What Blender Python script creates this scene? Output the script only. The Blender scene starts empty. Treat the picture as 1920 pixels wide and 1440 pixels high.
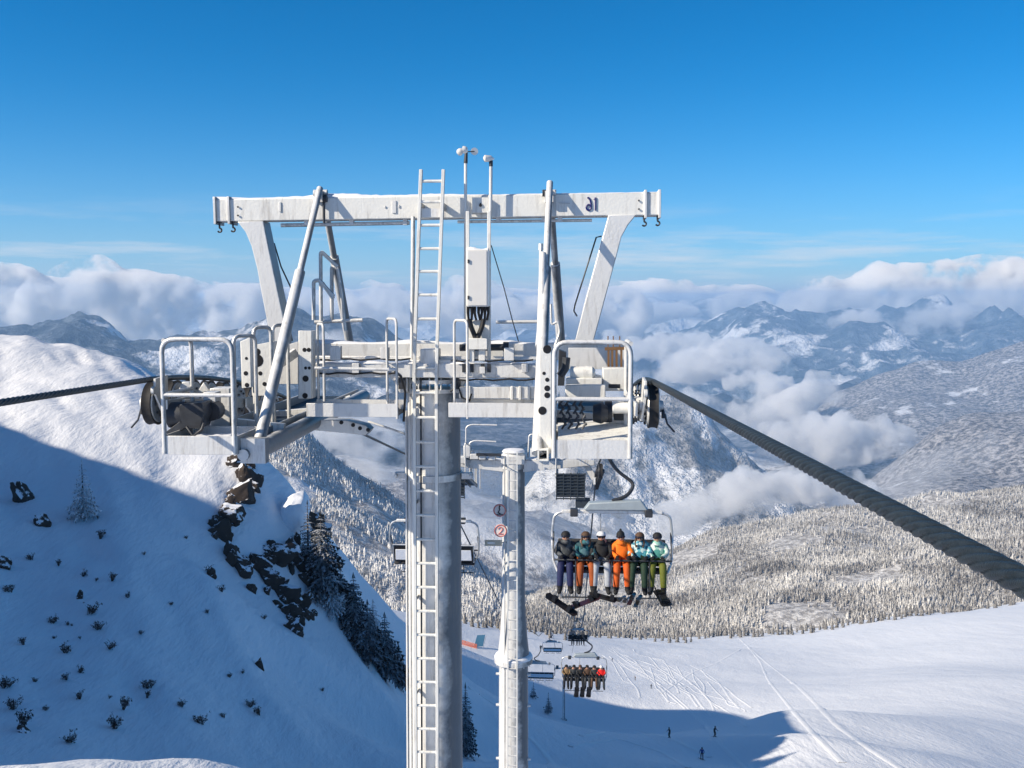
import bpy, bmesh, math, random
import numpy as np
from mathutils import Vector, Matrix, Quaternion
R = math.radians
scene = bpy.context.scene
COL = scene.collection
rng = np.random.default_rng(7)
random.seed(7)

# ---------------------------------------------------------------- camera, sky, sun, exposure
F = 1844.0                       # focal length in pixels of the 1920 px wide photograph
HORIZON = 560.0
PITCH = math.atan((720.0 - HORIZON) / F)
cam_data = bpy.data.cameras.new("camera")
cam_data.sensor_width = 36.0
cam_data.lens = 36.0 * F / 1920.0
cam_data.clip_start = 0.1
cam_data.clip_end = 90000.0
cam = bpy.data.objects.new("camera", cam_data)
COL.objects.link(cam)
cam.location = (0, 0, 0)
cam.rotation_euler = (math.pi / 2 - PITCH, 0, 0)
scene.camera = cam

SUN_EL, SUN_AZ = R(31.0), R(67.0)          # azimuth measured from behind the camera towards the left
TO_SUN = Vector((-math.sin(SUN_AZ) * math.cos(SUN_EL), -math.cos(SUN_AZ) * math.cos(SUN_EL), math.sin(SUN_EL)))
world = bpy.data.worlds.new("World")
scene.world = world
world.use_nodes = True
wt = world.node_tree
wt.nodes.clear()
w_out = wt.nodes.new('ShaderNodeOutputWorld')
w_bg = wt.nodes.new('ShaderNodeBackground')
sky = wt.nodes.new('ShaderNodeTexSky')
sky.sky_type = 'NISHITA'
sky.sun_disc = False
sky.sun_elevation = SUN_EL
sky.sun_rotation = math.atan2(TO_SUN.x, TO_SUN.y)
sky.altitude = 2200.0
sky.air_density = 1.0
sky.dust_density = 0.0
sky.ozone_density = 4.0
hsv = wt.nodes.new('ShaderNodeHueSaturation')
hsv.inputs['Saturation'].default_value = 1.0
hsv.inputs['Value'].default_value = 1.0
# thin high streaks of cloud low over the horizon
tc = wt.nodes.new('ShaderNodeTexCoord')
mp = wt.nodes.new('ShaderNodeMapping')
mp.inputs['Scale'].default_value = (2.2, 2.2, 26.0)
mp.inputs['Rotation'].default_value = (0.0, R(-4.0), 0.0)
ns = wt.nodes.new('ShaderNodeTexNoise')
ns.inputs['Scale'].default_value = 2.1
ns.inputs['Detail'].default_value = 7.0
ns.inputs['Roughness'].default_value = 0.62
cr = wt.nodes.new('ShaderNodeMapRange')
cr.inputs['From Min'].default_value = 0.50
cr.inputs['From Max'].default_value = 0.80
sep = wt.nodes.new('ShaderNodeSeparateXYZ')
band = wt.nodes.new('ShaderNodeMapRange')
band.interpolation_type = 'SMOOTHSTEP'
band.inputs['From Min'].default_value = 0.11
band.inputs['From Max'].default_value = 0.03
mul = wt.nodes.new('ShaderNodeMath'); mul.operation = 'MULTIPLY'
mul2 = wt.nodes.new('ShaderNodeMath'); mul2.operation = 'MULTIPLY'
mul2.inputs[1].default_value = 0.9
hz_mix = wt.nodes.new('ShaderNodeMixRGB')
hz_mix.inputs['Color2'].default_value = (4.7, 5.7, 7.1, 1)
hz_band = wt.nodes.new('ShaderNodeMapRange')
hz_band.inputs['From Min'].default_value = 0.37
hz_band.inputs['From Max'].default_value = 0.0
hz_pow = wt.nodes.new('ShaderNodeMath'); hz_pow.operation = 'POWER'; hz_pow.inputs[1].default_value = 4.6
dp_band = wt.nodes.new('ShaderNodeMapRange'); dp_band.interpolation_type = 'SMOOTHSTEP'
dp_band.inputs['From Min'].default_value = 0.75
dp_band.inputs['From Max'].default_value = 0.38
deep = wt.nodes.new('ShaderNodeMixRGB'); deep.blend_type = 'MULTIPLY'; deep.inputs['Fac'].default_value = 1.0
deep.inputs['Color2'].default_value = (0.05, 0.90, 1.30, 1)
mixc = wt.nodes.new('ShaderNodeMixRGB')
mixc.inputs['Color2'].default_value = (7.5, 7.7, 8.2, 1)
L = wt.links.new
L(tc.outputs['Generated'], mp.inputs['Vector']); L(mp.outputs['Vector'], ns.inputs['Vector'])
L(ns.outputs['Fac'], cr.inputs['Value']); L(tc.outputs['Generated'], sep.inputs['Vector'])
L(sep.outputs['Z'], band.inputs['Value'])
L(cr.outputs['Result'], mul.inputs[0]); L(band.outputs['Result'], mul.inputs[1]); L(mul.outputs[0], mul2.inputs[0])
L(sky.outputs['Color'], hsv.inputs['Color'])
L(hsv.outputs['Color'], deep.inputs['Color1']); L(deep.outputs['Color'], hz_mix.inputs['Color1'])
L(sep.outputs['Z'], hz_band.inputs['Value']); L(hz_band.outputs['Result'], hz_pow.inputs[0]); L(hz_pow.outputs[0], hz_mix.inputs['Fac'])
L(sep.outputs['Z'], dp_band.inputs['Value']); L(dp_band.outputs['Result'], deep.inputs['Fac'])
L(hz_mix.outputs['Color'], mixc.inputs['Color1']); L(mul2.outputs[0], mixc.inputs['Fac'])
L(mixc.outputs['Color'], w_bg.inputs['Color']); L(w_bg.outputs['Background'], w_out.inputs['Surface'])
w_bg.inputs['Strength'].default_value = 0.09

sun_data = bpy.data.lights.new("sun", 'SUN')
sun_data.energy = 5.0
sun_data.angle = R(0.5)
sun_data.color = (1.0, 0.885, 0.72)
sun = bpy.data.objects.new("sun", sun_data)
COL.objects.link(sun)
sun.rotation_mode = 'QUATERNION'
sun.rotation_quaternion = TO_SUN.to_track_quat('Z', 'Y')
sun.location = (-60, -40, 60)

scene.render.engine = 'CYCLES'
scene.view_settings.view_transform = 'Standard'
scene.view_settings.look = 'None'
scene.view_settings.gamma = 1.0
scene.view_settings.exposure = 0.22
scene.cycles.volume_bounces = 12
scene.cycles.max_bounces = 14
scene.cycles.diffuse_bounces = 3
scene.cycles.use_denoising = True

# ---------------------------------------------------------------- helpers
CP, SP = math.cos(PITCH), math.sin(PITCH)

def ray(px, py):
    u, v = (px - 960.0) / F, (720.0 - py) / F
    d = Vector((u, CP + v * SP, -SP + v * CP))
    return d / d.y

def P(px, py, D):
    """The point of the place that lies D metres ahead along the view through a pixel of the photograph."""
    return ray(px, py) * D

def tag(o, label=None, cat=None, group=None, kind=None):
    if label: o['label'] = label
    if cat: o['category'] = cat
    if group: o['group'] = group
    if kind: o['kind'] = kind
    return o

def empty(name, loc, rz=0.0):
    o = bpy.data.objects.new(name, None)
    COL.objects.link(o)
    o.location = loc
    o.rotation_euler = (0, 0, rz)
    o.empty_display_size = 0.2
    return o

def copy_tree(o, parent=None):
    c = o.copy()
    COL.objects.link(c)
    if parent is not None:
        c.parent = parent
    for ch in list(o.children):
        copy_tree(ch, c)
    return c

class MB:
    """Collects simple solids into ONE mesh."""
    def __init__(self):
        self.v, self.f, self.m, self.g = [], [], [], []
    def add(self, vs, fs, mi=0):
        b = len(self.v)
        self.g.append((b, len(self.f)))
        self.v.extend([tuple(x) for x in vs])
        self.f.extend([tuple(b + i for i in f) for f in fs])
        self.m.extend([mi] * len(fs))
        return self
    def box(self, c, s, rot=None, mi=0):
        c = Vector(c); vs = []
        for dz in (-.5, .5):
            for dy in (-.5, .5):
                for dx in (-.5, .5):
                    q = Vector((dx * s[0], dy * s[1], dz * s[2]))
                    if rot is not None: q = rot @ q
                    vs.append(c + q)
        return self.add(vs, [(0, 2, 3, 1), (4, 5, 7, 6), (0, 1, 5, 4), (2, 6, 7, 3), (0, 4, 6, 2), (1, 3, 7, 5)], mi)
    def beam(self, a, b, w, h, up=(0, 0, 1), mi=0):
        a, b = Vector(a), Vector(b); d = b - a; ln = d.length
        y = d.normalized(); x = y.cross(Vector(up))
        if x.length < 1e-4: x = y.cross(Vector((1, 0, 0)))
        x.normalize(); z = x.cross(y)
        M = Matrix((x, y, z)).transposed()
        return self.box((a + b) / 2, (w, ln, h), M, mi)
    def tube(self, pts, r, n=8, mi=0, cap=True):
        pts = [Vector(p) for p in pts]
        k = len(pts)
        rs = r if isinstance(r, (list, tuple)) else [r] * k
        ref = None; vs = []; fs = []
        for i, p in enumerate(pts):
            t = (pts[min(i + 1, k - 1)] - pts[max(i - 1, 0)])
            t = t.normalized() if t.length > 1e-9 else Vector((0, 0, 1))
            if ref is None:
                ref = t.cross(Vector((0, 0, 1)))
                if ref.length < 1e-3: ref = t.cross(Vector((1, 0, 0)))
            ref = (ref - t * ref.dot(t)).normalized()
            bi = t.cross(ref)
            for j in range(n):
                a = 2 * math.pi * j / n
                vs.append(p + (ref * math.cos(a) + bi * math.sin(a)) * rs[i])
        for i in range(k - 1):
            for j in range(n):
                j2 = (j + 1) % n
                fs.append((i * n + j, i * n + j2, (i + 1) * n + j2, (i + 1) * n + j))
        if cap:
            fs.append(tuple(reversed(range(n))))
            fs.append(tuple((k - 1) * n + j for j in range(n)))
        return self.add(vs, fs, mi)
    def lathe(self, c, axis, prof, n=24, mi=0, mis=None):
        """prof: (distance along axis, radius) pairs."""
        c, ax = Vector(c), Vector(axis).normalized()
        x = ax.cross(Vector((0, 0, 1)))
        if x.length < 1e-3: x = ax.cross(Vector((1, 0, 0)))
        x.normalize(); y = ax.cross(x)
        b = len(self.v)
        self.g.append((b, len(self.f)))
        for (h, r) in prof:
            for j in range(n):
                a = 2 * math.pi * j / n
                self.v.append(tuple(c + ax * h + (x * math.cos(a) + y * math.sin(a)) * max(r, 1e-4)))
        for i in range(len(prof) - 1):
            for j in range(n):
                j2 = (j + 1) % n
                self.f.append((b + i * n + j, b + i * n + j2, b + (i + 1) * n + j2, b + (i + 1) * n + j))
                self.m.append(mis[i] if mis else mi)
        self.f.append(tuple(b + j for j in reversed(range(n)))); self.m.append(mis[0] if mis else mi)
        self.f.append(tuple(b + (len(prof) - 1) * n + j for j in range(n))); self.m.append(mis[-1] if mis else mi)
        return self
    def prism(self, poly, off, mi=0):
        """poly: 3-D outline; off: extrusion vector (solid is centred on the outline)."""
        off = Vector(off); n = len(poly)
        a = [Vector(p) - off / 2 for p in poly]; b_ = [Vector(p) + off / 2 for p in poly]
        fs = [tuple(range(n)), tuple(reversed(range(n, 2 * n)))]
        fs += [(i, i + n, (i + 1) % n + n, (i + 1) % n) for i in range(n)]
        return self.add(a + b_, fs, mi)
    def build_each(self, name, mats, parent=None, **kw):
        """Every solid becomes a part of its own."""
        out = []; g = self.g + [(len(self.v), len(self.f))]
        for (v0, f0), (v1, f1) in zip(g[:-1], g[1:]):
            m = MB(); m.v = self.v[v0:v1]; m.f = [tuple(i - v0 for i in f) for f in self.f[f0:f1]]; m.m = self.m[f0:f1]
            out.append(m.build(name, mats, parent, **kw))
        return out
    def build(self, name, mats, parent=None, bevel=0.0, smooth=R(40)):
        me = bpy.data.meshes.new(name)
        me.from_pydata(self.v, [], self.f)
        if not isinstance(mats, (list, tuple)): mats = [mats]
        for m in mats: me.materials.append(m)
        if len(mats) > 1: me.polygons.foreach_set('material_index', self.m)
        bm = bmesh.new(); bm.from_mesh(me)
        bmesh.ops.recalc_face_normals(bm, faces=bm.faces)
        bm.to_mesh(me); bm.free()
        if smooth:
            me.shade_smooth()
            me.set_sharp_from_angle(angle=smooth)
        o = bpy.data.objects.new(name, me)
        COL.objects.link(o)
        if parent is not None: o.parent = parent
        if bevel:
            bv = o.modifiers.new('bevel', 'BEVEL')
            bv.width = bevel; bv.segments = 2; bv.limit_method = 'ANGLE'; bv.angle_limit = R(50)
            bv.harden_normals = False
        return o

def np_mesh(name, verts, faces, mat, smooth=True, parent=None, attr=None, uniform=None):
    """Fast mesh from numpy arrays; faces is (n,3) or (n,4)."""
    verts = np.asarray(verts, dtype=np.float32); faces = np.asarray(faces, dtype=np.int32)
    k = faces.shape[1]
    me = bpy.data.meshes.new(name)
    me.vertices.add(len(verts)); me.vertices.foreach_set('co', verts.ravel())
    me.loops.add(faces.size); me.loops.foreach_set('vertex_index', faces.ravel())
    me.polygons.add(len(faces))
    me.polygons.foreach_set('loop_start', np.arange(0, faces.size, k, dtype=np.int32))
    me.polygons.foreach_set('loop_total', np.full(len(faces), k, dtype=np.int32))
    if smooth: me.polygons.foreach_set('use_smooth', np.ones(len(faces), dtype=bool))
    if attr is not None:
        a = me.attributes.new('tint', 'FLOAT', 'FACE')
        a.data.foreach_set('value', np.asarray(attr, dtype=np.float32))
    me.update(calc_edges=True); me.validate()
    for m in (mat if isinstance(mat, (list, tuple)) else [mat]): me.materials.append(m)
    o = bpy.data.objects.new(name, me)
    COL.objects.link(o)
    if parent is not None: o.parent = parent
    return o

# value noise for the terrain
_perm = rng.random((256, 256))
def vnoise(x, y):
    x = np.asarray(x, float); y = np.asarray(y, float)
    xi = np.floor(x).astype(int); yi = np.floor(y).astype(int)
    fx = x - xi; fy = y - yi
    fx = fx * fx * fx * (fx * (fx * 6 - 15) + 10); fy = fy * fy * fy * (fy * (fy * 6 - 15) + 10)
    g = lambda a, b: _perm[a & 255, b & 255]
    return ((g(xi, yi) * (1 - fx) + g(xi + 1, yi) * fx) * (1 - fy)
            + (g(xi, yi + 1) * (1 - fx) + g(xi + 1, yi + 1) * fx) * fy) * 2 - 1
def fbm(x, y, octv=5, gain=0.5, ridged=False):
    s = 0; a = 1.0
    for i in range(octv):
        n = vnoise(x * 2 ** i + 17.3 * i, y * 2 ** i - 9.1 * i)
        s = s + a * ((1 - 2 * np.abs(n)) if ridged else n)
        a *= gain
    return s

# ---------------------------------------------------------------- materials
def new_mat(name):
    m = bpy.data.materials.new(name); m.use_nodes = True
    nt = m.node_tree; b = nt.nodes['Principled BSDF']
    return m, nt, b

def N(nt, kind, **kw):
    n = nt.nodes.new(kind)
    for k, v in kw.items():
        if hasattr(n, k) and k not in n.inputs: setattr(n, k, v)
        else: n.inputs[k].default_value = v
    return n

def plain(name, col, rough=0.5, metal=0.0, var=0.12, scale=6.0, bump=0.0, bscale=40.0, spec=None, obj=True):
    m, nt, b = new_mat(name)
    b.inputs['Roughness'].default_value = rough
    b.inputs['Metallic'].default_value = metal
    if spec is not None: b.inputs['Specular IOR Level'].default_value = spec
    t = N(nt, 'ShaderNodeTexCoord')
    n = N(nt, 'ShaderNodeTexNoise', Scale=scale, Detail=5.0, Roughness=0.6)
    nt.links.new(t.outputs['Object'], n.inputs['Vector'])
    mr = N(nt, 'ShaderNodeMapRange'); mr.inputs['From Min'].default_value = .3; mr.inputs['From Max'].default_value = .7
    mr.inputs['To Min'].default_value = 1 - var; mr.inputs['To Max'].default_value = 1 + var
    nt.links.new(n.outputs['Fac'], mr.inputs['Value'])
    mx = N(nt, 'ShaderNodeVectorMath', operation='SCALE'); mx.inputs[0].default_value = col[:3]
    nt.links.new(mr.outputs['Result'], mx.inputs['Scale'])
    nt.links.new(mx.outputs['Vector'], b.inputs['Base Color'])
    if bump:
        n2 = N(nt, 'ShaderNodeTexNoise', Scale=bscale, Detail=4.0)
        nt.links.new(t.outputs['Object'], n2.inputs['Vector'])
        bp = N(nt, 'ShaderNodeBump', Strength=bump, Distance=0.02)
        nt.links.new(n2.outputs['Fac'], bp.inputs['Height']); nt.links.new(bp.outputs['Normal'], b.inputs['Normal'])
    return m

def frosted(name, col, frost=(.82, .84, .88), lo=0.45, hi=0.62, scale=5.0, rough=.5, metal=0.0, up=0.35):
    """Paint or metal rimed in patches, more on faces that look up."""
    m, nt, b = new_mat(name)
    b.inputs['Roughness'].default_value = rough; b.inputs['Metallic'].default_value = metal
    t = N(nt, 'ShaderNodeTexCoord')
    n = N(nt, 'ShaderNodeTexNoise', Scale=scale, Detail=6.0, Roughness=0.65)
    nt.links.new(t.outputs['Object'], n.inputs['Vector'])
    g = N(nt, 'ShaderNodeNewGeometry'); s = N(nt, 'ShaderNodeSeparateXYZ')
    nt.links.new(g.outputs['Normal'], s.inputs['Vector'])
    ma = N(nt, 'ShaderNodeMath', operation='MULTIPLY_ADD'); ma.inputs[1].default_value = up
    nt.links.new(s.outputs['Z'], ma.inputs[0]); nt.links.new(n.outputs['Fac'], ma.inputs[2])
    mr = N(nt, 'ShaderNodeMapRange'); mr.inputs['From Min'].default_value = lo; mr.inputs['From Max'].default_value = hi
    nt.links.new(ma.outputs[0], mr.inputs['Value'])
    mx = N(nt, 'ShaderNodeMixRGB'); mx.inputs['Color1'].default_value = (*col, 1); mx.inputs['Color2'].default_value = (*frost, 1)
    nt.links.new(mr.outputs['Result'], mx.inputs['Fac']); nt.links.new(mx.outputs['Color'], b.inputs['Base Color'])
    bp = N(nt, 'ShaderNodeBump', Strength=0.15, Distance=0.02)
    nt.links.new(n.outputs['Fac'], bp.inputs['Height']); nt.links.new(bp.outputs['Normal'], b.inputs['Normal'])
    return m

def lit_side_mat(name, col, lit_col=(.86, .86, .84), lit_dir=(-.72, -.62, .40), scale=3.0, rough=.42, metal=.2, lo=-.05, hi=.55, rest=.25):
    """Galvanised steel, sunlit tone painted on faces turned sunward, shade tone on the rest."""
    m, nt, b = new_mat(name)
    b.inputs['Roughness'].default_value = rough; b.inputs['Metallic'].default_value = metal
    t = N(nt, 'ShaderNodeTexCoord'); g = N(nt, 'ShaderNodeNewGeometry')
    n = N(nt, 'ShaderNodeTexNoise', Scale=scale, Detail=7.0, Roughness=.65); nt.links.new(t.outputs['Object'], n.inputs['Vector'])
    d = N(nt, 'ShaderNodeVectorMath', operation='DOT_PRODUCT'); d.inputs[1].default_value = lit_dir; nt.links.new(g.outputs['Normal'], d.inputs[0])  # sunlit side is put into the colour by face direction
    s = N(nt, 'ShaderNodeMath', operation='MULTIPLY_ADD'); s.inputs[1].default_value = 1.6; s.inputs[2].default_value = -.8
    nt.links.new(n.outputs['Fac'], s.inputs[0])
    a = N(nt, 'ShaderNodeMath', operation='ADD'); nt.links.new(d.outputs['Value'], a.inputs[0]); nt.links.new(s.outputs[0], a.inputs[1])
    mr = N(nt, 'ShaderNodeMapRange'); mr.inputs['From Min'].default_value = lo; mr.inputs['From Max'].default_value = hi; nt.links.new(a.outputs[0], mr.inputs['Value'])
    c1 = N(nt, 'ShaderNodeMixRGB'); c1.inputs['Color1'].default_value = (*[c * .75 for c in col], 1); c1.inputs['Color2'].default_value = (*[c * 1.2 for c in col], 1); nt.links.new(n.outputs['Fac'], c1.inputs['Fac'])
    mx = N(nt, 'ShaderNodeMixRGB'); mx.inputs['Color2'].default_value = (*lit_col, 1); nt.links.new(c1.outputs['Color'], mx.inputs['Color1'])
    nt.links.new(mr.outputs['Result'], mx.inputs['Fac'])
    # run-off streaks, grease and a little rust
    mp_ = N(nt, 'ShaderNodeMapping'); mp_.inputs['Scale'].default_value = (9, 9, 1.1); nt.links.new(t.outputs['Object'], mp_.inputs['Vector'])
    ns_ = N(nt, 'ShaderNodeTexNoise', Scale=1.3, Detail=6.0, Roughness=.7); nt.links.new(mp_.outputs['Vector'], ns_.inputs['Vector'])
    ms_ = N(nt, 'ShaderNodeMapRange'); ms_.inputs['From Min'].default_value = .52; ms_.inputs['From Max'].default_value = .74; ms_.inputs['To Max'].default_value = .55
    nt.links.new(ns_.outputs['Fac'], ms_.inputs['Value'])
    st_ = N(nt, 'ShaderNodeMixRGB'); st_.inputs['Color2'].default_value = (.25, .22, .19, 1)
    nt.links.new(ms_.outputs['Result'], st_.inputs['Fac']); nt.links.new(mx.outputs['Color'], st_.inputs['Color1'])
    nt.links.new(st_.outputs['Color'], b.inputs['Base Color'])
    n2 = N(nt, 'ShaderNodeTexNoise', Scale=scale * 9, Detail=5.0); nt.links.new(t.outputs['Object'], n2.inputs['Vector'])
    bp = N(nt, 'ShaderNodeBump', Strength=.25, Distance=.02); nt.links.new(n2.outputs['Fac'], bp.inputs['Height']); nt.links.new(bp.outputs['Normal'], b.inputs['Normal'])
    return m

def snow_mat(name, scale=1.0, bump=0.5, col=(.86, .88, .92), groom=False):
    m, nt, b = new_mat(name)
    b.inputs['Roughness'].default_value = 0.65
    b.inputs['Specular IOR Level'].default_value = 0.25
    g = N(nt, 'ShaderNodeNewGeometry')
    n1 = N(nt, 'ShaderNodeTexNoise', Scale=0.09 * scale, Detail=8.0, Roughness=0.55)
    n2 = N(nt, 'ShaderNodeTexNoise', Scale=1.3 * scale, Detail=5.0, Roughness=0.6)
    mp_ = N(nt, 'ShaderNodeMapping'); mp_.inputs['Rotation'].default_value = (0, 0, R(35)); mp_.inputs['Scale'].default_value = (1.0, .28, 1.0)
    nt.links.new(g.outputs['Position'], mp_.inputs['Vector'])
    for n in (n1, n2): nt.links.new(mp_.outputs['Vector'], n.inputs['Vector'])
    ad = N(nt, 'ShaderNodeMath', operation='MULTIPLY_ADD'); ad.inputs[1].default_value = 5.0
    nt.links.new(n1.outputs['Fac'], ad.inputs[0]); nt.links.new(n2.outputs['Fac'], ad.inputs[2])
    bp = N(nt, 'ShaderNodeBump', Strength=bump, Distance=0.35)
    nt.links.new(ad.outputs[0], bp.inputs['Height']); nt.links.new(bp.outputs['Normal'], b.inputs['Normal'])
    mx = N(nt, 'ShaderNodeMixRGB'); mx.inputs['Color1'].default_value = (*[c * .95 for c in col], 1); mx.inputs['Color2'].default_value = (*col, 1)
    nt.links.new(n1.outputs['Fac'], mx.inputs['Fac']); nt.links.new(mx.outputs['Color'], b.inputs['Base Color'])
    return m

def hill_mat(name, dark, frost, snow=(.80, .81, .84), fscale=0.05, sscale=0.0012, slo=.56, shi=.62, flo=.42, fhi=.62, bump=1.0, bdist=20.0, rot=0.0, stretch=(1, 1, 1)):
    """Far hillside: speckle of frosted trees with open snowfields between."""
    m, nt, b = new_mat(name)
    b.inputs['Roughness'].default_value = 0.85; b.inputs['Specular IOR Level'].default_value = 0.1
    g = N(nt, 'ShaderNodeNewGeometry')
    mp_ = N(nt, 'ShaderNodeMapping'); mp_.inputs['Rotation'].default_value = (0, 0, rot); mp_.inputs['Scale'].default_value = stretch
    nt.links.new(g.outputs['Position'], mp_.inputs['Vector'])
    nf = N(nt, 'ShaderNodeTexNoise', Scale=fscale, Detail=4.0, Roughness=0.75)
    nsn = N(nt, 'ShaderNodeTexNoise', Scale=sscale, Detail=9.0, Roughness=0.66)
    nt.links.new(g.outputs['Position'], nf.inputs['Vector']); nt.links.new(mp_.outputs['Vector'], nsn.inputs['Vector'])
    mf = N(nt, 'ShaderNodeMapRange'); mf.inputs['From Min'].default_value = flo; mf.inputs['From Max'].default_value = fhi
    ms = N(nt, 'ShaderNodeMapRange'); ms.inputs['From Min'].default_value = slo; ms.inputs['From Max'].default_value = shi
    nt.links.new(nf.outputs['Fac'], mf.inputs['Value']); nt.links.new(nsn.outputs['Fac'], ms.inputs['Value'])
    a = N(nt, 'ShaderNodeMixRGB'); a.inputs['Color1'].default_value = (*dark, 1); a.inputs['Color2'].default_value = (*frost, 1)
    nt.links.new(mf.outputs['Result'], a.inputs['Fac'])
    c = N(nt, 'ShaderNodeMixRGB'); c.inputs['Color2'].default_value = (*snow, 1)
    nt.links.new(a.outputs['Color'], c.inputs['Color1']); nt.links.new(ms.outputs['Result'], c.inputs['Fac'])
    nt.links.new(c.outputs['Color'], b.inputs['Base Color'])
    bp = N(nt, 'ShaderNodeBump', Strength=bump, Distance=bdist)
    nt.links.new(nf.outputs['Fac'], bp.inputs['Height']); nt.links.new(bp.outputs['Normal'], b.inputs['Normal'])
    return m

M = {}
M['snow'] = snow_mat('snow')
M['snow_cap'] = plain('snow_cap', (.86, .88, .92), rough=.7, var=.04, bump=.5, bscale=9)
M['galv'] = lit_side_mat('galvanised_steel', (.13, .15, .17), scale=1.6, lo=.0, hi=.6)
M['galv_white'] = lit_side_mat('lit_side_steel', (.20, .21, .215), lo=-.25, hi=.40)
M['paint_white'] = lit_side_mat('white_paint', (.40, .40, .39), lit_col=(.87, .87, .83), lo=-.35, hi=.30, metal=0.0, rough=.5)
M['rail'] = lit_side_mat('rail_tube', (.20, .22, .24), lo=-.05, hi=.55, scale=6, rough=.38)
M['dark_steel'] = plain('dark_steel', (.05, .055, .065), rough=.5, metal=.3, var=.3)
M['rubber'] = plain('rubber', (.018, .018, .02), rough=.75, var=.3, scale=30)
M['rope'] = plain('rope_wire', (.028, .038, .045), rough=.42, metal=.35, var=.3, scale=14, bump=.25, bscale=160)
M['black'] = plain('black_plastic', (.012, .012, .014), rough=.45)
M['cabinet'] = plain('cabinet_enamel', (.80, .79, .76), rough=.4, var=.03)
M['blue_mark'] = plain('blue_lettering', (.015, .02, .16), rough=.5, var=.05)
M['brown_metal'] = plain('brown_copper', (.26, .14, .06), rough=.5, metal=.3)
M['grating'] = plain('catwalk_grating', (.045, .06, .075), rough=.6, metal=.3, var=.3, scale=40)
M['pad_dark'] = plain('dark_padding', (.02, .022, .026), rough=.6, var=.2)
M['rock'] = frosted('snowy_rock', (.050, .036, .028), frost=(.82, .84, .88), lo=.70, hi=.74, scale=.8, rough=.9, up=.34)

# ---------------------------------------------------------------- the near mountainside: one sheet of snow
_ctrl = [
 # mound close below the camera
 (-150, 1430, 28), (0, 1432, 28), (250, 1433, 29), (460, 1445, 30), (560, 1520, 31),
 # lit ridge on the left: its lower edge, then its skyline
 (0, 785, 110), (200, 850, 107), (430, 950, 102), (330, 880, 107), (-200, 735, 120),
 (0, 637, 168), (140, 664, 170), (280, 705, 166), (400, 790, 146), (480, 860, 128), (520, 890, 122), (-110, 610, 165),
 (560, 930, 114), (600, 1010, 115), (650, 1080, 122), (700, 1125, 132), (750, 1165, 145),
 # below the cliff band
 (380, 1060, 92), (470, 1090, 96), (520, 1170, 92), (560, 1200, 90),
 # shaded slope
 (0, 900, 96), (0, 1050, 80), (0, 1200, 66), (0, 1350, 54), (0, 1412, 48),
 (200, 950, 94), (200, 1100, 79), (200, 1250, 66), (200, 1380, 54),
 (400, 1100, 86), (400, 1200, 76), (400, 1330, 64), (400, 1410, 57),
 (550, 1260, 84), (550, 1340, 74), (550, 1425, 64),
 (680, 1225, 104), (700, 1300, 92), (700, 1400, 76), (760, 1285, 112), (770, 1430, 84),
 # under the lift line
 (960, 1440, 80), (870, 1415, 105), (1057, 1355, 290), (960, 1345, 180),
 (1250, 1440, 116), (1500, 1440, 122), (1430, 1440, 126), (1500, 1380, 136), (1920, 1440, 145), (1250, 1372, 190), (1340, 1375, 200),
 (1190, 1275, 400), (960, 1295, 300), (870, 1245, 380), (900, 1195, 480), (860, 1165, 600), (1000, 1182, 600),
 (1130, 1230, 480), (780, 1185, 330), (700, 1190, 330),
 # sunny snowfield on the right
 (1240, 1197, 780), (1500, 1187, 800), (1700, 1152, 740), (1920, 1127, 690), (2100, 1120, 680),
 (1400, 1212, 640), (1600, 1218, 540), (1750, 1215, 480), (1900, 1325, 250), (1920, 1400, 170), (1600, 1390, 152),
 (1450, 1335, 196), (1300, 1300, 330), (1750, 1300, 290), (1600, 1270, 390), (2200, 1300, 280), (2200, 1180, 480),
 # falls away behind the crests
 (0, 760, 240), (280, 830, 240), (480, 1000, 200), (640, 1150, 200), (-150, 780, 330), (120, 900, 420), (400, 1100, 380),
 (860, 1190, 760), (1240, 1230, 1000), (1500, 1225, 1050), (1920, 1190, 1080), (2100, 1180, 1100), (600, 1200, 700),
]
_cw = [tuple(P(*c)) for c in _ctrl]
_cw += [  # round the towers, below the camera and the crest beside the run
 (0, 0, -12), (-18, 2, -9), (18, 0, -15), (0, 14.6, -13.5), (3, 35, -21), (-2, 24, -16.5), (25, 30, -25), (50, 60, -45),
 (-14, 38, -23), (-6, 45, -26), (0, 60, -32), (0, -40, 6), (-40, -30, 10), (-50, 20, -1), (-58, 55, 3),
 (50, -40, -10), (100, 0, -60), (180, 100, -110), (300, 60, -170), (400, 200, -200), (620, 500, -270), (700, 900, -290),
 (-100, 275, -80), (-80, 320, -97), (-60, 260, -82), (-110, 330, -95),
 (-200, -80, 50), (-200, 0, 45), (-200, 100, 22), (-220, 220, -20), (-300, 50, 30), (-320, 250, -40), (-300, 600, -150),
]
_S = 100.0
def _tps(r2):
    return 0.5 * r2 * np.log(np.maximum(r2, 1e-12))
def _fit(c):
    xy = c[:, :2] / _S; n = len(c)
    K = _tps(((xy[:, None, :] - xy[None]) ** 2).sum(-1)) + np.eye(n) * 1e-4
    Pm = np.hstack([np.ones((n, 1)), xy])
    A = np.block([[K, Pm], [Pm.T, np.zeros((3, 3))]])
    return xy, np.linalg.solve(A, np.concatenate([c[:, 2], np.zeros(3)]))
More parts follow.
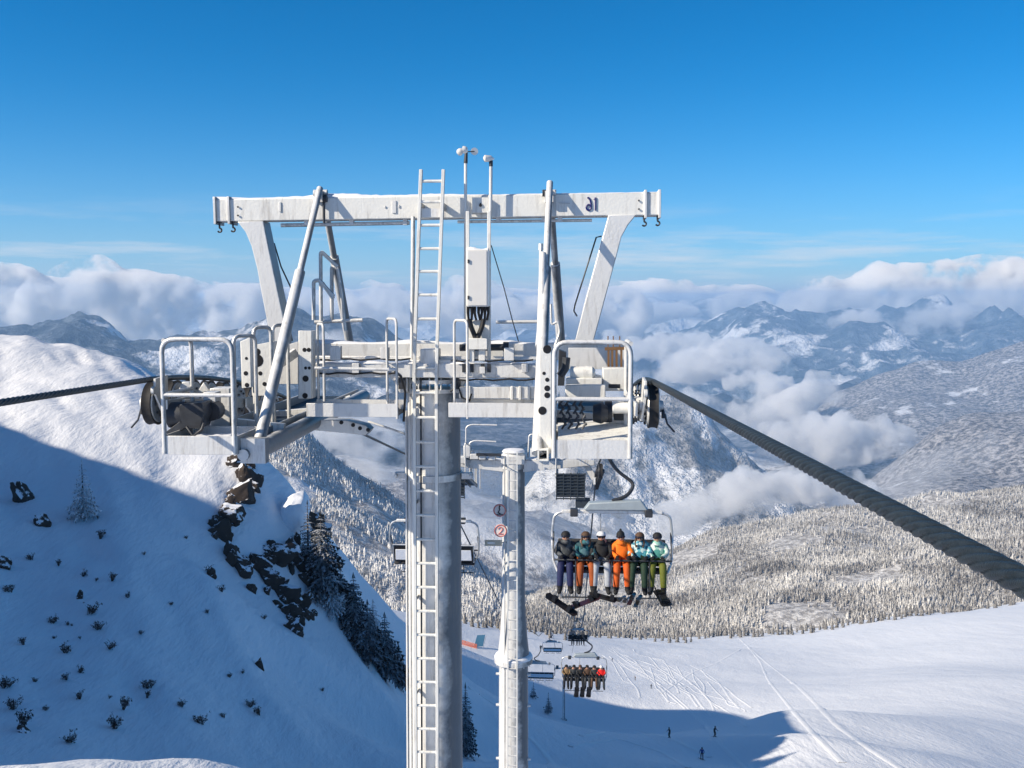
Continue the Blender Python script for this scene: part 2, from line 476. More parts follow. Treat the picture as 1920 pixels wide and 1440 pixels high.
# the crest of the hill beside the run (out of the picture to the left): as high as its shadow edge in the valley asks for
_keep = [(-128, y, z) for y, z in ((-80, 62), (-40, 57), (-20, 54), (0, 51), (20, 48), (40, 45), (60, 41), (80, 30), (100, 25), (115, 21.5), (149, 10), (180, 2), (208, -6), (240, -25), (263, -44), (283, -60), (333, -97))]
_cw = np.array(_cw + _keep)
_cxy, _cwts = _fit(_cw)

def base_height(x, y):
    x = np.asarray(x, float); y = np.asarray(y, float)
    q = np.stack([x.ravel(), y.ravel()], -1) / _S
    out = np.empty(len(q))
    for i in range(0, len(q), 20000):
        p = q[i:i + 20000]
        U = _tps(((p[:, None, :] - _cxy[None]) ** 2).sum(-1))
        out[i:i + 20000] = U @ _cwts[:-3] + _cwts[-3] + p @ _cwts[-2:]
    return out.reshape(x.shape)

def height(x, y):
    x = np.asarray(x, float); y = np.asarray(y, float)
    h = base_height(x, y)
    # windpacked unevenness, stronger on the steep left slope than on the groomed run
    steep = 1 / (1 + np.exp((x + 8) / 8)) * 1 / (1 + np.exp((y - 230) / 30))
    n = fbm(x / 14, y / 14, 4) * .35 + fbm((x * .8 + y * .6) / 2.6, (y * .8 - x * .6) / 9, 3) * .16
    gully = fbm((x * .85 + y * .5) / 5.5, (y * .85 - x * .5) / 26, 3, ridged=True) * .45
    h = h + steep * (n + gully) + (1 - steep) * (fbm(x / 60, y / 60, 3) * .8 + np.clip((x - 70) / 60, 0, 1) * fbm(x / 120 + 3, y / 150, 2) * 3.2 + fbm(x / 9, y / 9, 2) * .05)
    return h

def _axis(lo, hi, c0, c1, fine, grow):
    a = list(np.arange(c0, c1 + fine, fine))
    s = fine; p = c0
    left = []
    while p > lo: s *= grow; p -= s; left.append(p)
    s = fine; p = a[-1]; right = []
    while p < hi: s *= grow; p += s; right.append(p)
    return np.array(left[::-1] + a + right)
_gx = _axis(-420, 900, -95, 45, 0.8, 1.07)
_gy = _axis(-120, 1120, 15, 175, 0.9, 1.035)
_GX, _GY = np.meshgrid(_gx, _gy)
_GZ = height(_GX, _GY)
def grid_faces(nr, nc):
    i = np.arange(nr * nc).reshape(nr, nc)
    return np.stack([i[:-1, :-1].ravel(), i[:-1, 1:].ravel(), i[1:, 1:].ravel(), i[1:, :-1].ravel()], -1)
ground = np_mesh('ground', np.stack([_GX.ravel(), _GY.ravel(), _GZ.ravel()], -1), grid_faces(*_GX.shape), M['snow'])
tag(ground, kind='structure')

def gz(x, y):
    return float(height(np.array([x]), np.array([y]))[0])

def ground_at(px, py, d0=20.0, d1=1100.0):
    """Where the view through a pixel meets the snow."""
    r = ray(px, py)
    D = np.concatenate([np.arange(d0, 250, .5), np.arange(250, d1, 2.0)])
    below = r.z * D - height(r.x * D, D) <= 0
    k = int(np.argmax(below)) if below.any() else len(D) - 1
    k = max(k, 1)
    lo, hi = D[k - 1], D[k]
    for _ in range(12):
        mid = (lo + hi) / 2
        if r.z * mid - gz(r.x * mid, mid) <= 0: hi = mid
        else: lo = mid
    return Vector((r.x * hi, hi, r.z * hi))

# ---------------------------------------------------------------- far land
def sheet(name, rows, mat, nx=160, ny=60, amp=0.0, wl=400.0, ridged=False, oct_=5, x0=None, x1=None, kind='structure', jag=0.0):
    """A hillside through crest and contour lines: rows = [(distance, [(px, py), ...]), ...] from its foot to behind its crest."""
    x0 = rows[0][1][0][0] if x0 is None else x0; x1 = rows[0][1][-1][0] if x1 is None else x1
    px = np.linspace(x0, x1, nx)
    Ds = np.array([r[0] for r in rows], float)
    Y = np.array([np.interp(px, [q[0] for q in r[1]], [q[1] for q in r[1]]) for r in rows])
    t = np.linspace(0, len(rows) - 1, ny)
    # smooth interpolation between the lines
    k = np.minimum(t.astype(int), len(rows) - 2); f = (t - k)[:, None]
    D = (Ds[k] * (1 - f[:, 0]) + Ds[k + 1] * f[:, 0])
    v = (720.0 - Y) / F
    Zs = (Ds[:, None]) * (-SP + v * CP) / (CP + v * SP)
    Us = ((px - 960.0) / F)[None, :] / (CP + v * SP)
    z = Zs[k] * (1 - f) + Zs[k + 1] * f
    u = Us[k] * (1 - f) + Us[k + 1] * f
    X = u * D[:, None]; Yw = np.repeat(D[:, None], nx, 1)
    Z = z + amp * (fbm(X / wl, Yw / wl, oct_, ridged=ridged))
    o = np_mesh(name, np.stack([X.ravel(), Yw.ravel(), Z.ravel()], -1), grid_faces(ny, nx), mat)
    if kind: o['kind'] = kind
    return o, (X, Yw, Z)

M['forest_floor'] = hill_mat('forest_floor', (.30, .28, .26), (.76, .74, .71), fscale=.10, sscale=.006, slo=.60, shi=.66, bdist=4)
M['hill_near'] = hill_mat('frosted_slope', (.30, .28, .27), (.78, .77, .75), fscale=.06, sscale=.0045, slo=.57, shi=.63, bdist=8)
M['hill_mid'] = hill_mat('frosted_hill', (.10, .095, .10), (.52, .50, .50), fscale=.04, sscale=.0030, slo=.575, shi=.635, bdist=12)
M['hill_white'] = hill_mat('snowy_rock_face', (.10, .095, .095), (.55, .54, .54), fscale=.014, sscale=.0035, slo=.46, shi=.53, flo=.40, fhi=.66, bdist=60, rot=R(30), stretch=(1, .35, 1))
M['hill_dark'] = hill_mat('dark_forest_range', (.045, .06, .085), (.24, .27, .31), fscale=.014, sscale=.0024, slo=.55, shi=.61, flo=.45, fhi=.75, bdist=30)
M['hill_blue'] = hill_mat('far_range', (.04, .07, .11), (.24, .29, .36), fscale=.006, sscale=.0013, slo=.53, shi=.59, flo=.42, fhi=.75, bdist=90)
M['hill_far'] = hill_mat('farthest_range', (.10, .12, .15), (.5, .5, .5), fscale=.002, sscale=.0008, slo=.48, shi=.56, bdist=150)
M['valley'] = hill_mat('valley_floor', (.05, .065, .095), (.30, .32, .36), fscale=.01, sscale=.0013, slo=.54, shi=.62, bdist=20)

# valley floor out to the horizon
vx = np.linspace(-30000, 30000, 200); vy = np.concatenate([np.linspace(1500, 12000, 120), np.linspace(12500, 60000, 60)])
VX, VY = np.meshgrid(vx, vy)
VZ = -1000 + 170 * fbm(VX / 2600, VY / 2600, 5) * np.clip((VY - 1500) / 4000, 0, 1)
valley = np_mesh('valley_ground', np.stack([VX.ravel(), VY.ravel(), VZ.ravel()], -1), grid_faces(*VX.shape), M['valley'])
tag(valley, kind='structure')

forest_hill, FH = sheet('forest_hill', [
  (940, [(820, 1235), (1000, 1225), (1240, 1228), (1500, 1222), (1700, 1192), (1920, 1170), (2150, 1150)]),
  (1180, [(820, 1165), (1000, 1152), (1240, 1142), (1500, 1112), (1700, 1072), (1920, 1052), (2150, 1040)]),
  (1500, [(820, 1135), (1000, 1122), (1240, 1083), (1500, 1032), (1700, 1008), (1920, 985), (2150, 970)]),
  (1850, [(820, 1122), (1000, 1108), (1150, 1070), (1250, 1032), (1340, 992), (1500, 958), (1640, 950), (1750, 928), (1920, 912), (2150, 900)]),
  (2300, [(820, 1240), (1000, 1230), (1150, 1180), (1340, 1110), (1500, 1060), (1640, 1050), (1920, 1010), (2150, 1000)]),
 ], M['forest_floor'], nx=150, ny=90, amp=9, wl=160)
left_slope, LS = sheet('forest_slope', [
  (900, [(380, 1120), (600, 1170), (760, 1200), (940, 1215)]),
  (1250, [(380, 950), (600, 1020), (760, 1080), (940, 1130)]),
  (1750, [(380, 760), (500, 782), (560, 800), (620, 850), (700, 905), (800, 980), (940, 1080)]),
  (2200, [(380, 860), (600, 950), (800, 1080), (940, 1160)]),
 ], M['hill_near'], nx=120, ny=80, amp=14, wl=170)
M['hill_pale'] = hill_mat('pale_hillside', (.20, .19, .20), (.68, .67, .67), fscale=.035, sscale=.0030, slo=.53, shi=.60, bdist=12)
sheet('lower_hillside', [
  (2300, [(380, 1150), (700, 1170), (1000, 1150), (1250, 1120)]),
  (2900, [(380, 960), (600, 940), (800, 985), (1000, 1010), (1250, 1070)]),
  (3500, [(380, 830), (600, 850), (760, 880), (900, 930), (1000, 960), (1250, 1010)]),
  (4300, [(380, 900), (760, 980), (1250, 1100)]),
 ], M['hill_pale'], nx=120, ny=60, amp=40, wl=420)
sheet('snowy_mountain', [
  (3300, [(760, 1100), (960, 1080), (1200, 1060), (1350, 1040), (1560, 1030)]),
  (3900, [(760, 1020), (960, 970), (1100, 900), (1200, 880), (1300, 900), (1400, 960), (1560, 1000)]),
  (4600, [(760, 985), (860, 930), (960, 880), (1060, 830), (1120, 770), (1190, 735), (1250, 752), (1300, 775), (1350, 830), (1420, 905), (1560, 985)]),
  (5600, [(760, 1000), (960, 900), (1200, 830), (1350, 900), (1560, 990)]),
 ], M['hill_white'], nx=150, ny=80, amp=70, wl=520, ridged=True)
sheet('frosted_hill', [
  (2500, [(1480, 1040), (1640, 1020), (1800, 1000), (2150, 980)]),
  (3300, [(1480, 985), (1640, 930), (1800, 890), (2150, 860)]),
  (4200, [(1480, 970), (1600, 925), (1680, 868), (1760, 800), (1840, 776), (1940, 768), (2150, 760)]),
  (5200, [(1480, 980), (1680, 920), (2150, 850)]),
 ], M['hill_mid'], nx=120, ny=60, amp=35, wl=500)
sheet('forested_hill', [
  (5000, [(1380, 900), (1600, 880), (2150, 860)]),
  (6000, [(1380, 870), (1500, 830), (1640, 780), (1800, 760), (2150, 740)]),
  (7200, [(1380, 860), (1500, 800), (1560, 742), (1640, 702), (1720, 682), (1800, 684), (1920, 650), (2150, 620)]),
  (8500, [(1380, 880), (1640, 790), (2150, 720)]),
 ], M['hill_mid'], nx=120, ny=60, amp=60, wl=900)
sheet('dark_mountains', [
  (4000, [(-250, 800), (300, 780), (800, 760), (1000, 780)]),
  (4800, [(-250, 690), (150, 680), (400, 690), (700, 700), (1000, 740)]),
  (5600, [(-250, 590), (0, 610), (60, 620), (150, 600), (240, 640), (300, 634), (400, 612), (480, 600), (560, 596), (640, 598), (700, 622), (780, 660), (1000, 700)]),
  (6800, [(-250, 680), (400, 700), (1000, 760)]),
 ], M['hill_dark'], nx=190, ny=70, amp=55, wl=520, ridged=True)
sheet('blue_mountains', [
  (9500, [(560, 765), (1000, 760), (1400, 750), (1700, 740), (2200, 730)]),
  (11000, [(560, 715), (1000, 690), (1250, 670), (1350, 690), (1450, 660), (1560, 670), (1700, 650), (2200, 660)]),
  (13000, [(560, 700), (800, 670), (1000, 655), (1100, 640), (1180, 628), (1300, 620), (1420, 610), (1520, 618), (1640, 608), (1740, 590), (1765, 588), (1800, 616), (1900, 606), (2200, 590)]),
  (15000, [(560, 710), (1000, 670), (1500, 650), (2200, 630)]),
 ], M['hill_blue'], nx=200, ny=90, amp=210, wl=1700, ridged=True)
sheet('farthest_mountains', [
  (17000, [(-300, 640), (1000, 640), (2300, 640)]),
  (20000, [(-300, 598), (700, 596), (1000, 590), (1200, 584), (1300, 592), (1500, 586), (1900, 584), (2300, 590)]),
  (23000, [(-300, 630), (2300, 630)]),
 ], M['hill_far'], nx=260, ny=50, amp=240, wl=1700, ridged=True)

# ---------------------------------------------------------------- conifers
def tree_mat(name, dark, frost, lo, hi, up=.3, scale=1.6, tint=False):
    m, nt, b = new_mat(name)
    b.inputs['Roughness'].default_value = .85; b.inputs['Specular IOR Level'].default_value = .15
    g = N(nt, 'ShaderNodeNewGeometry'); t = N(nt, 'ShaderNodeTexCoord'); s = N(nt, 'ShaderNodeSeparateXYZ')
    nt.links.new(g.outputs['True Normal'], s.inputs['Vector'])
    ab = N(nt, 'ShaderNodeMath', operation='ABSOLUTE'); nt.links.new(s.outputs['Z'], ab.inputs[0])
    n = N(nt, 'ShaderNodeTexNoise', Scale=scale, Detail=4.0, Roughness=.7); nt.links.new(t.outputs['Object'], n.inputs['Vector'])
    ma = N(nt, 'ShaderNodeMath', operation='MULTIPLY_ADD'); ma.inputs[1].default_value = up
    nt.links.new(ab.outputs[0], ma.inputs[0]); nt.links.new(n.outputs['Fac'], ma.inputs[2])
    src = ma.outputs[0]
    if tint:
        a = N(nt, 'ShaderNodeAttribute', attribute_name='tint')
        ad = N(nt, 'ShaderNodeMath', operation='ADD'); nt.links.new(src, ad.inputs[0]); nt.links.new(a.outputs['Fac'], ad.inputs[1]); src = ad.outputs[0]
    mr = N(nt, 'ShaderNodeMapRange'); mr.inputs['From Min'].default_value = lo; mr.inputs['From Max'].default_value = hi
    nt.links.new(src, mr.inputs['Value'])
    mx = N(nt, 'ShaderNodeMixRGB'); mx.inputs['Color1'].default_value = (*dark, 1); mx.inputs['Color2'].default_value = (*frost, 1)
    nt.links.new(mr.outputs['Result'], mx.inputs['Fac']); nt.links.new(mx.outputs['Color'], b.inputs['Base Color'])
    return m
M['fir_dark'] = tree_mat('fir_needles', (.014, .017, .016), (.62, .65, .70), .56, .92)
M['fir_snowy'] = tree_mat('snow_laden_needles', (.04, .044, .042), (.84, .85, .88), .40, .66)
M['fir_rime'] = tree_mat('rimed_needles', (.13, .115, .10), (.80, .78, .74), .30, .78, up=.15, scale=.5, tint=True)
M['bark'] = plain('bark', (.045, .033, .026), rough=.9, var=.3)
M['twig'] = frosted('twigs', (.05, .036, .028), lo=.62, hi=.8, scale=6, rough=.9, up=.2)

def fir_crown(h, r, levels, per, seed, droop=.35):
    """Whorls of drooping boughs, each bough a ragged fan of needle sprays."""
    rd = random.Random(seed); v = []; f = []
    for li in range(levels):
        t = (li + rd.uniform(-.25, .25)) / levels
        z = h * (.08 + .90 * t)
        rr = r * (1 - t) ** .85 * rd.uniform(.75, 1.15) + .05 * r
        nb = max(4, int(per * (1 - .55 * t)))
        a0 = rd.uniform(0, 6.28)
        for k in range(nb):
            a = a0 + 6.283 * k / nb + rd.uniform(-.25, .25)
            ln = rr * rd.uniform(.65, 1.15)
            ca, sa = math.cos(a), math.sin(a)
            d = Vector((ca, sa, 0)); s = Vector((-sa, ca, 0))
            segs = 5; prev = None
            for q in range(segs + 1):
                w = q / segs
                p = d * (ln * w) + Vector((0, 0, z + ln * (.12 * w - droop * w * w)))
                wd = ln * .30 * (1 - w * .85) * rd.uniform(.6, 1.25)
                cur = p
                if q:
                    for sg in (-1, 1):
                        tip = (prev + cur) / 2 + s * sg * wd + d * ln * .10 + Vector((0, 0, -ln * .10 * rd.uniform(.3, 1.6)))
                        b = len(v); v.extend([tuple(prev), tuple(cur + d * ln * .05), tuple(tip)]); f.append((b, b + 1, b + 2))
                        tip2 = (prev + cur) / 2 + s * sg * wd * .55 + Vector((0, 0, -ln * .22 * rd.uniform(.5, 1.4)))
                        b = len(v); v.extend([tuple(prev), tuple(cur), tuple(tip2)]); f.append((b, b + 1, b + 2))
                prev = cur
    # leader
    for k in range(5):
        a = k * 1.26; b = len(v)
        v.extend([(0, 0, h * 1.03), (math.cos(a) * r * .07, math.sin(a) * r * .07, h * .93), (math.cos(a + .9) * r * .07, math.sin(a + .9) * r * .07, h * .95)])
        f.append((b, b + 1, b + 2))
    return np.array(v), np.array(f)

def fir(name, label, loc, h, r, mat, levels=16, per=9, seed=1, group=None, cat='tree', lean=0.0, droop=.35):
    t = empty(name, loc, random.uniform(0, 6.28))
    t.rotation_euler.x = lean
    tag(t, label, cat, group)
    MB().tube([(0, 0, -.6), (0, 0, h * .5), (0, 0, h * .97)], [h * .022, h * .014, h * .003], 7).build('trunk', M['bark'], t)
    v, f = fir_crown(h, r, levels, per, seed, droop)
    np_mesh('crown', v, f, mat, smooth=False, parent=t)
    return t

def at_px(px, py, hpx):
    """Foot point on the snow and the height in metres of something hpx pixels tall there."""
    g = ground_at(px, py)
    return g, hpx * g.y / F

for (px, py, hp, wr, mat, lv, pr, sd, lab) in [
   (157, 972, 112, .26, 'fir_snowy', 20, 14, 11, 'lone snow-laden fir in the middle of the shaded slope'),
   (604, 1118, 165, .33, 'fir_dark', 24, 15, 12, 'tall dark fir beside the snow-capped rock, topmost of the row down the ridge'),
   (578, 1050, 115, .22, 'fir_dark', 16, 8, 13, 'thin dark spire of a fir right against the snow-capped rock'),
   (664, 1200, 130, .35, 'fir_dark', 22, 15, 14, 'dark fir in the ridge row just below the tallest one'),
   (640, 1160, 100, .36, 'fir_dark', 18, 14, 15, 'shorter bushy fir squeezed between two taller firs on the ridge'),
   (690, 1240, 120, .36, 'fir_dark', 20, 15, 16, 'wide dark fir in the lower part of the ridge row'),
   (722, 1268, 125, .34, 'fir_dark', 22, 15, 17, 'dark fir at the lower end of the ridge row, next to the tower'),
   (748, 1285, 80, .38, 'fir_dark', 16, 14, 18, 'small dark fir half hidden behind the big tower, last of the ridge row'),
   (738, 1128, 52, .34, 'fir_snowy', 12, 9, 19, 'small frosted fir on the skyline left of the empty chair'),
   (622, 1150, 95, .36, 'fir_snowy', 18, 13, 24, 'frosted low fir at the foot of the tallest ridge fir'),
   (700, 1205, 85, .32, 'fir_snowy', 16, 12, 25, 'frosted fir behind the lower firs of the ridge row'),
   (684, 1078, 28, .3, 'fir_dark', 10, 8, 20, 'tiny dark fir alone on the blue skyline slope'),
   (873, 1418, 146, .18, 'fir_dark', 28, 13, 21, 'slim dark fir on the blue slope between the two big towers'),
   (1028, 1338, 42, .26, 'fir_dark', 12, 9, 22, 'small dark fir beside the thin far pylon'),
   (1000, 1308, 30, .30, 'fir_dark', 10, 8, 23, 'small dark fir on the slope right behind the second tower'),
  ]:
    g, h = at_px(px, py, hp)
    fir('fir_tree', lab, g, h, h * wr, M[mat], lv, pr, sd)

# ---------------------------------------------------------------- frosted forest
def scatter(XYZ, n, seed, trange, xr=(0, 1), keep=None):
    """n points spread evenly over a sheet's real area."""
    X, Y, Z = XYZ; rg = np.random.default_rng(seed)
    ny, nx = X.shape
    pts = []
    r0, r1 = int(trange[0] * (ny - 1)), int(trange[1] * (ny - 1))
    A = np.abs((X[r0:r1, 1:] - X[r0:r1, :-1]) * (Y[r0 + 1:r1 + 1, :-1] - Y[r0:r1, :-1]))
    p = A.ravel() / A.sum()
    c = rg.choice(p.size, n, p=p)
    i, j = c // A.shape[1] + r0, c % A.shape[1]
    a, b = rg.random(n), rg.random(n)
    def bl(Q):
        return (Q[i, j] * (1 - a) + Q[i, j + 1] * a) * (1 - b) + (Q[i + 1, j] * (1 - a) + Q[i + 1, j + 1] * a) * b
    q = np.stack([bl(X), bl(Y), bl(Z)], -1)
    if keep is not None: q = q[keep(q)]
    return q

def small_fir_template(tiers, sides, seed):
    """Ragged stack of skirts; unit height."""
    rg = np.random.default_rng(seed); v = []; f = []
    for t in range(tiers):
        zb = t / tiers * .92 - .02; zt = min(1.0, zb + 1.55 / tiers)
        r = .21 * (1 - t / tiers) ** .8 * rg.uniform(.85, 1.15) + .02
        b = len(v); v.append((rg.normal(0, .008), rg.normal(0, .008), zt))
        for k in range(sides):
            a = 2 * np.pi * k / sides + t * .7
            rr = r * (rg.uniform(.9, 1.25) if k % 2 else rg.uniform(.45, .7))
            v.append((rr * np.cos(a), rr * np.sin(a), zb + rg.uniform(-.05, .05)))
        for k in range(sides): f.append((b, b + 1 + k, b + 1 + (k + 1) % sides))
    return np.array(v), np.array(f)

def forest(name, label, pts, hmin, hmax, mat, seed, tiers=4, sides=8):
    rg = np.random.default_rng(seed)
    temps = [small_fir_template(tiers, sides, seed + k) for k in range(8)]
    V = []; Fc = []; T = []; off = 0
    which = rg.integers(0, 8, len(pts)); hs = rg.uniform(hmin, hmax, len(pts)) * rg.uniform(.75, 1.2, len(pts)); an = rg.uniform(0, 6.28, len(pts)); tint = rg.normal(0, .09, len(pts)) + .16 * fbm(pts[:, 0] / 90, pts[:, 1] / 90, 3)
    wd = rg.uniform(.75, 1.15, len(pts))
    for k in range(8):
        s = np.where(which == k)[0]
        tv, tf = temps[k]
        c, sn = np.cos(an[s])[:, None], np.sin(an[s])[:, None]
        x = (tv[None, :, 0] * c - tv[None, :, 1] * sn) * (hs[s] * wd[s])[:, None] + pts[s, 0][:, None]
        y = (tv[None, :, 0] * sn + tv[None, :, 1] * c) * (hs[s] * wd[s])[:, None] + pts[s, 1][:, None]
        z = tv[None, :, 2] * hs[s][:, None] + pts[s, 2][:, None] - .3
        V.append(np.stack([x, y, z], -1).reshape(-1, 3))
        Fc.append((tf[None] + (np.arange(len(s)) * len(tv))[:, None, None]).reshape(-1, 3) + off)
        T.append(np.repeat(tint[s], len(tf)))
        off += len(s) * len(tv)
    o = np_mesh(name, np.concatenate(V), np.concatenate(Fc), mat, smooth=False, attr=np.concatenate(T))
    tag(o, label, 'forest', kind='stuff')
    return o

def clearings(q):
    return fbm(q[:, 0] / 110, q[:, 1] / 110, 4) < .50 + .5 * vnoise(q[:, 0] / 9, q[:, 1] / 9)
M['fir_frost'] = tree_mat('frosted_needles', (.20, .19, .18), (.86, .85, .83), .22, .62, up=.15, scale=.5, tint=True)
forest('frosted_forest', 'rimed conifer forest over the rounded hill behind the snowfield',
       np.concatenate([scatter(FH, 36000, 3, (.0, .42), keep=clearings), scatter(FH, 30000, 33, (.42, .80), keep=clearings)]), 4.2, 8.6, M['fir_rime'], 5, tiers=3, sides=7)
forest('frosted_forest', 'rimed forest on the steep slope behind the big tower, left of it', scatter(LS, 22000, 4, (.12, .80), keep=clearings), 5.0, 10, M['fir_frost'], 15, tiers=3, sides=6)

# the trees one can tell apart: the front row along the edge of the snowfield
edge_v, edge_f = small_fir_template(7, 14, 77)
edge_me = None
rg = np.random.default_rng(31)
M['fir_edge'] = tree_mat('edge_needles', (.07, .062, .055), (.76, .74, .71), .42, .92, up=.2, scale=.9)
k = 0
for px in np.linspace(868, 1905, 150):
    px += rg.uniform(-4, 4)
    line = np.interp(px, [860, 1000, 1240, 1500, 1700, 1920], [1166, 1182, 1196, 1184, 1152, 1128])
    g = ground_at(px, line + rg.uniform(1.0, 7.0) + (rg.uniform(2, 10) if rg.random() < .15 and px < 1300 else 0), 300)
    h = rg.uniform(4.5, 8.5)
    if edge_me is None:
        o = np_mesh('edge_fir', edge_v, edge_f, M['fir_edge'], smooth=False); edge_me = o
    else:
        o = edge_me.copy(); COL.objects.link(o)
    o.location = g - Vector((0, 0, .3)); o.scale = (h * rg.uniform(.9, 1.3), h, h); o.rotation_euler.z = rg.uniform(0, 6.28)
    tag(o, 'small frosted fir in the front row of the forest along the snowfield', 'tree', 'front row firs along the snowfield')
    k += 1

# ---------------------------------------------------------------- clouds in the valley and on the skyline
def cloud_mat(name, dens, scale, lo=.42, hi=.62, col=(.995, .99, .985)):
    m = bpy.data.materials.new(name); m.use_nodes = True; nt = m.node_tree; nt.nodes.clear()
    o = nt.nodes.new('ShaderNodeOutputMaterial'); pv = nt.nodes.new('ShaderNodeVolumePrincipled')
    pv.inputs['Color'].default_value = (*col, 1); pv.inputs['Anisotropy'].default_value = 0.0
    g = nt.nodes.new('ShaderNodeNewGeometry')
    n = N(nt, 'ShaderNodeTexNoise', Scale=scale, Detail=6.0, Roughness=.62)
    nt.links.new(g.outputs['Position'], n.inputs['Vector'])
    mr = N(nt, 'ShaderNodeMapRange'); mr.interpolation_type = 'SMOOTHSTEP'
    mr.inputs['From Min'].default_value = lo; mr.inputs['From Max'].default_value = hi
    mr.inputs['To Max'].default_value = dens
    nt.links.new(n.outputs['Fac'], mr.inputs['Value']); nt.links.new(mr.outputs['Result'], pv.inputs['Density'])
    nt.links.new(pv.outputs['Volume'], o.inputs['Volume'])
    m.cycles.volume_step_rate = .3
    return m

def cloud(name, label, puffs, mat, voxel, lump=0.35, lsize=None, kind='stuff'):
    """puffs: (px, py, half width px, half height px, distance, depth share)."""
    V = []; Fc = []; off = 0
    bm = bmesh.new(); bmesh.ops.create_icosphere(bm, subdivisions=3, radius=1.0)
    uv = np.array([v.co[:] for v in bm.verts]); uf = np.array([[q.index for q in f.verts] for f in bm.faces]); bm.free()
    rs = []
    for (px, py, rx, ry, D, dp) in puffs:
        c = P(px, py, D); a, b = rx * 1.2 * D / F, ry * 1.25 * D / F
        V.append(uv * np.array([a, a * dp, b]) + np.array(c)); Fc.append(uf + off); off += len(uv); rs.append(b)
    o = np_mesh(name, np.concatenate(V), np.concatenate(Fc), mat)
    rm = o.modifiers.new('remesh', 'REMESH'); rm.mode = 'VOXEL'; rm.voxel_size = voxel
    tx = bpy.data.textures.new('cloud_lumps', 'CLOUDS'); tx.noise_scale = lsize or float(np.mean(rs)) * .9; tx.noise_depth = 3
    dm = o.modifiers.new('lumps', 'DISPLACE'); dm.texture = tx; dm.texture_coords = 'GLOBAL'; dm.strength = lump * float(np.mean(rs)) * 2; dm.mid_level = .55
    dg = bpy.context.evaluated_depsgraph_get()
    me = bpy.data.meshes.new_from_object(o.evaluated_get(dg))
    o.modifiers.clear(); o.data = me
    tag(o, label, 'cloud', 'clouds in the valley' if kind == 'thing' else None, kind=kind)
    return o

def puff_row(line, D, n, seed, rx=(30, 60), ry=(14, 28), dp=.8):
    rg = np.random.default_rng(seed); xs = [q[0] for q in line]; out = []
    for x in np.linspace(xs[0], xs[-1], n):
        y = np.interp(x, xs, [q[1] for q in line]); s = rg.uniform(.7, 1.3)
        out.append((x + rg.uniform(-12, 12), y + rg.uniform(-6, 6), rg.uniform(*rx) * s, rg.uniform(*ry) * s, D * rg.uniform(.97, 1.03), dp))
    return out

CL = lambda n, d, s, lo=.40, hi=.62: cloud_mat(n, d, s, lo, hi)
cloud('cloud', 'long grey-white cloud bank over the dark mountains on the left',
      puff_row([(-140, 585), (40, 578), (150, 575), (300, 580), (430, 585), (560, 592)], 8200, 22, 1, (50, 95), (24, 62))
      + [(165, 535, 62, 50, 8200, .8), (130, 560, 80, 46, 8000, .8), (250, 556, 60, 40, 8200, .8), (20, 552, 70, 44, 8300, .8), (385, 562, 56, 34, 8200, .8), (205, 545, 40, 36, 8300, .8)],
      CL('bank_cloud', 0.0204, 0.00263, .455, .585), 45, .75, 620)
cloud('cloud', 'low white cloud layer behind the tower, between the bank and the far peaks',
      puff_row([(520, 592), (700, 570), (860, 578), (1000, 586), (1140, 592)], 10500, 22, 2, (36, 85), (12, 44)),
      CL('layer_cloud', 0.0153, 0.00248, .455, .585), 55, .75, 600)
cloud('cloud', 'grey and white cloud bank over the far blue mountains at the right edge',
      puff_row([(1500, 585), (1620, 570), (1700, 562), (1780, 545), (1900, 548), (2060, 545)], 15500, 22, 3, (45, 95), (18, 56)),
      CL('right_bank_cloud', 0.0102, 0.00155, .455, .585), 85, .75, 1000)
cloud('cloud', 'broken line of cloud along the whole horizon behind the far peaks',
      puff_row([(-350, 572), (400, 568), (1000, 570), (1200, 566), (1500, 570), (2300, 570)], 23500, 46, 44, (50, 150), (8, 34)),
      CL('sea_cloud', 0.0085, 0.00109, .455, .585), 110, .75, 1300)
cloud('cloud', 'thin cloud strip along the far peaks in the middle of the skyline',
      puff_row([(1080, 592), (1300, 580), (1500, 578), (1620, 588)], 16000, 16, 4, (30, 80), (6, 24)),
      CL('strip_cloud', 0.0085, 0.00171, .455, .585), 75, .75, 900)
cloud('cloud', 'bright cloud draped over the blue mountains at the right, above the frosted hills',
      puff_row([(1590, 622), (1680, 606), (1780, 612), (1860, 610), (1980, 590)], 12200, 11, 5, (34, 60), (18, 30)),
      CL('draped_cloud', 0.0119, 0.00139, .455, .585), 80, .75)
cloud('cloud', 'white cloud lying in the valley behind the right sheave',
      puff_row([(1170, 700), (1260, 690), (1340, 684), (1430, 668)], 6400, 12, 6, (36, 62), (20, 32)),
      CL('valley_cloud', 0.0187, 0.00279, .455, .585), 45, .75)
cloud('cloud', 'torn cloud over the valley behind the right platform',
      puff_row([(1150, 640), (1210, 655), (1260, 640), (1310, 650)], 8200, 9, 21, (22, 46), (10, 22)),
      CL('valley_cloud', 0.0170, 0.00263, .455, .585), 42, .75)
cloud('cloud', 'torn cloud filling the valley left of the large round cloud',
      puff_row([(1400, 720), (1460, 745), (1500, 735), (1560, 770), (1440, 790)], 5900, 10, 22, (24, 46), (12, 26)),
      CL('valley_cloud', 0.0204, 0.00310, .455, .585), 34, .75)
cloud('cloud', 'small bright cloud in the valley in front of the blue mountains',
      puff_row([(1370, 660), (1420, 650), (1470, 662)], 8800, 6, 16, (26, 40), (12, 20)),
      CL('valley_cloud', 0.0153, 0.00233, .455, .585), 45, .75)
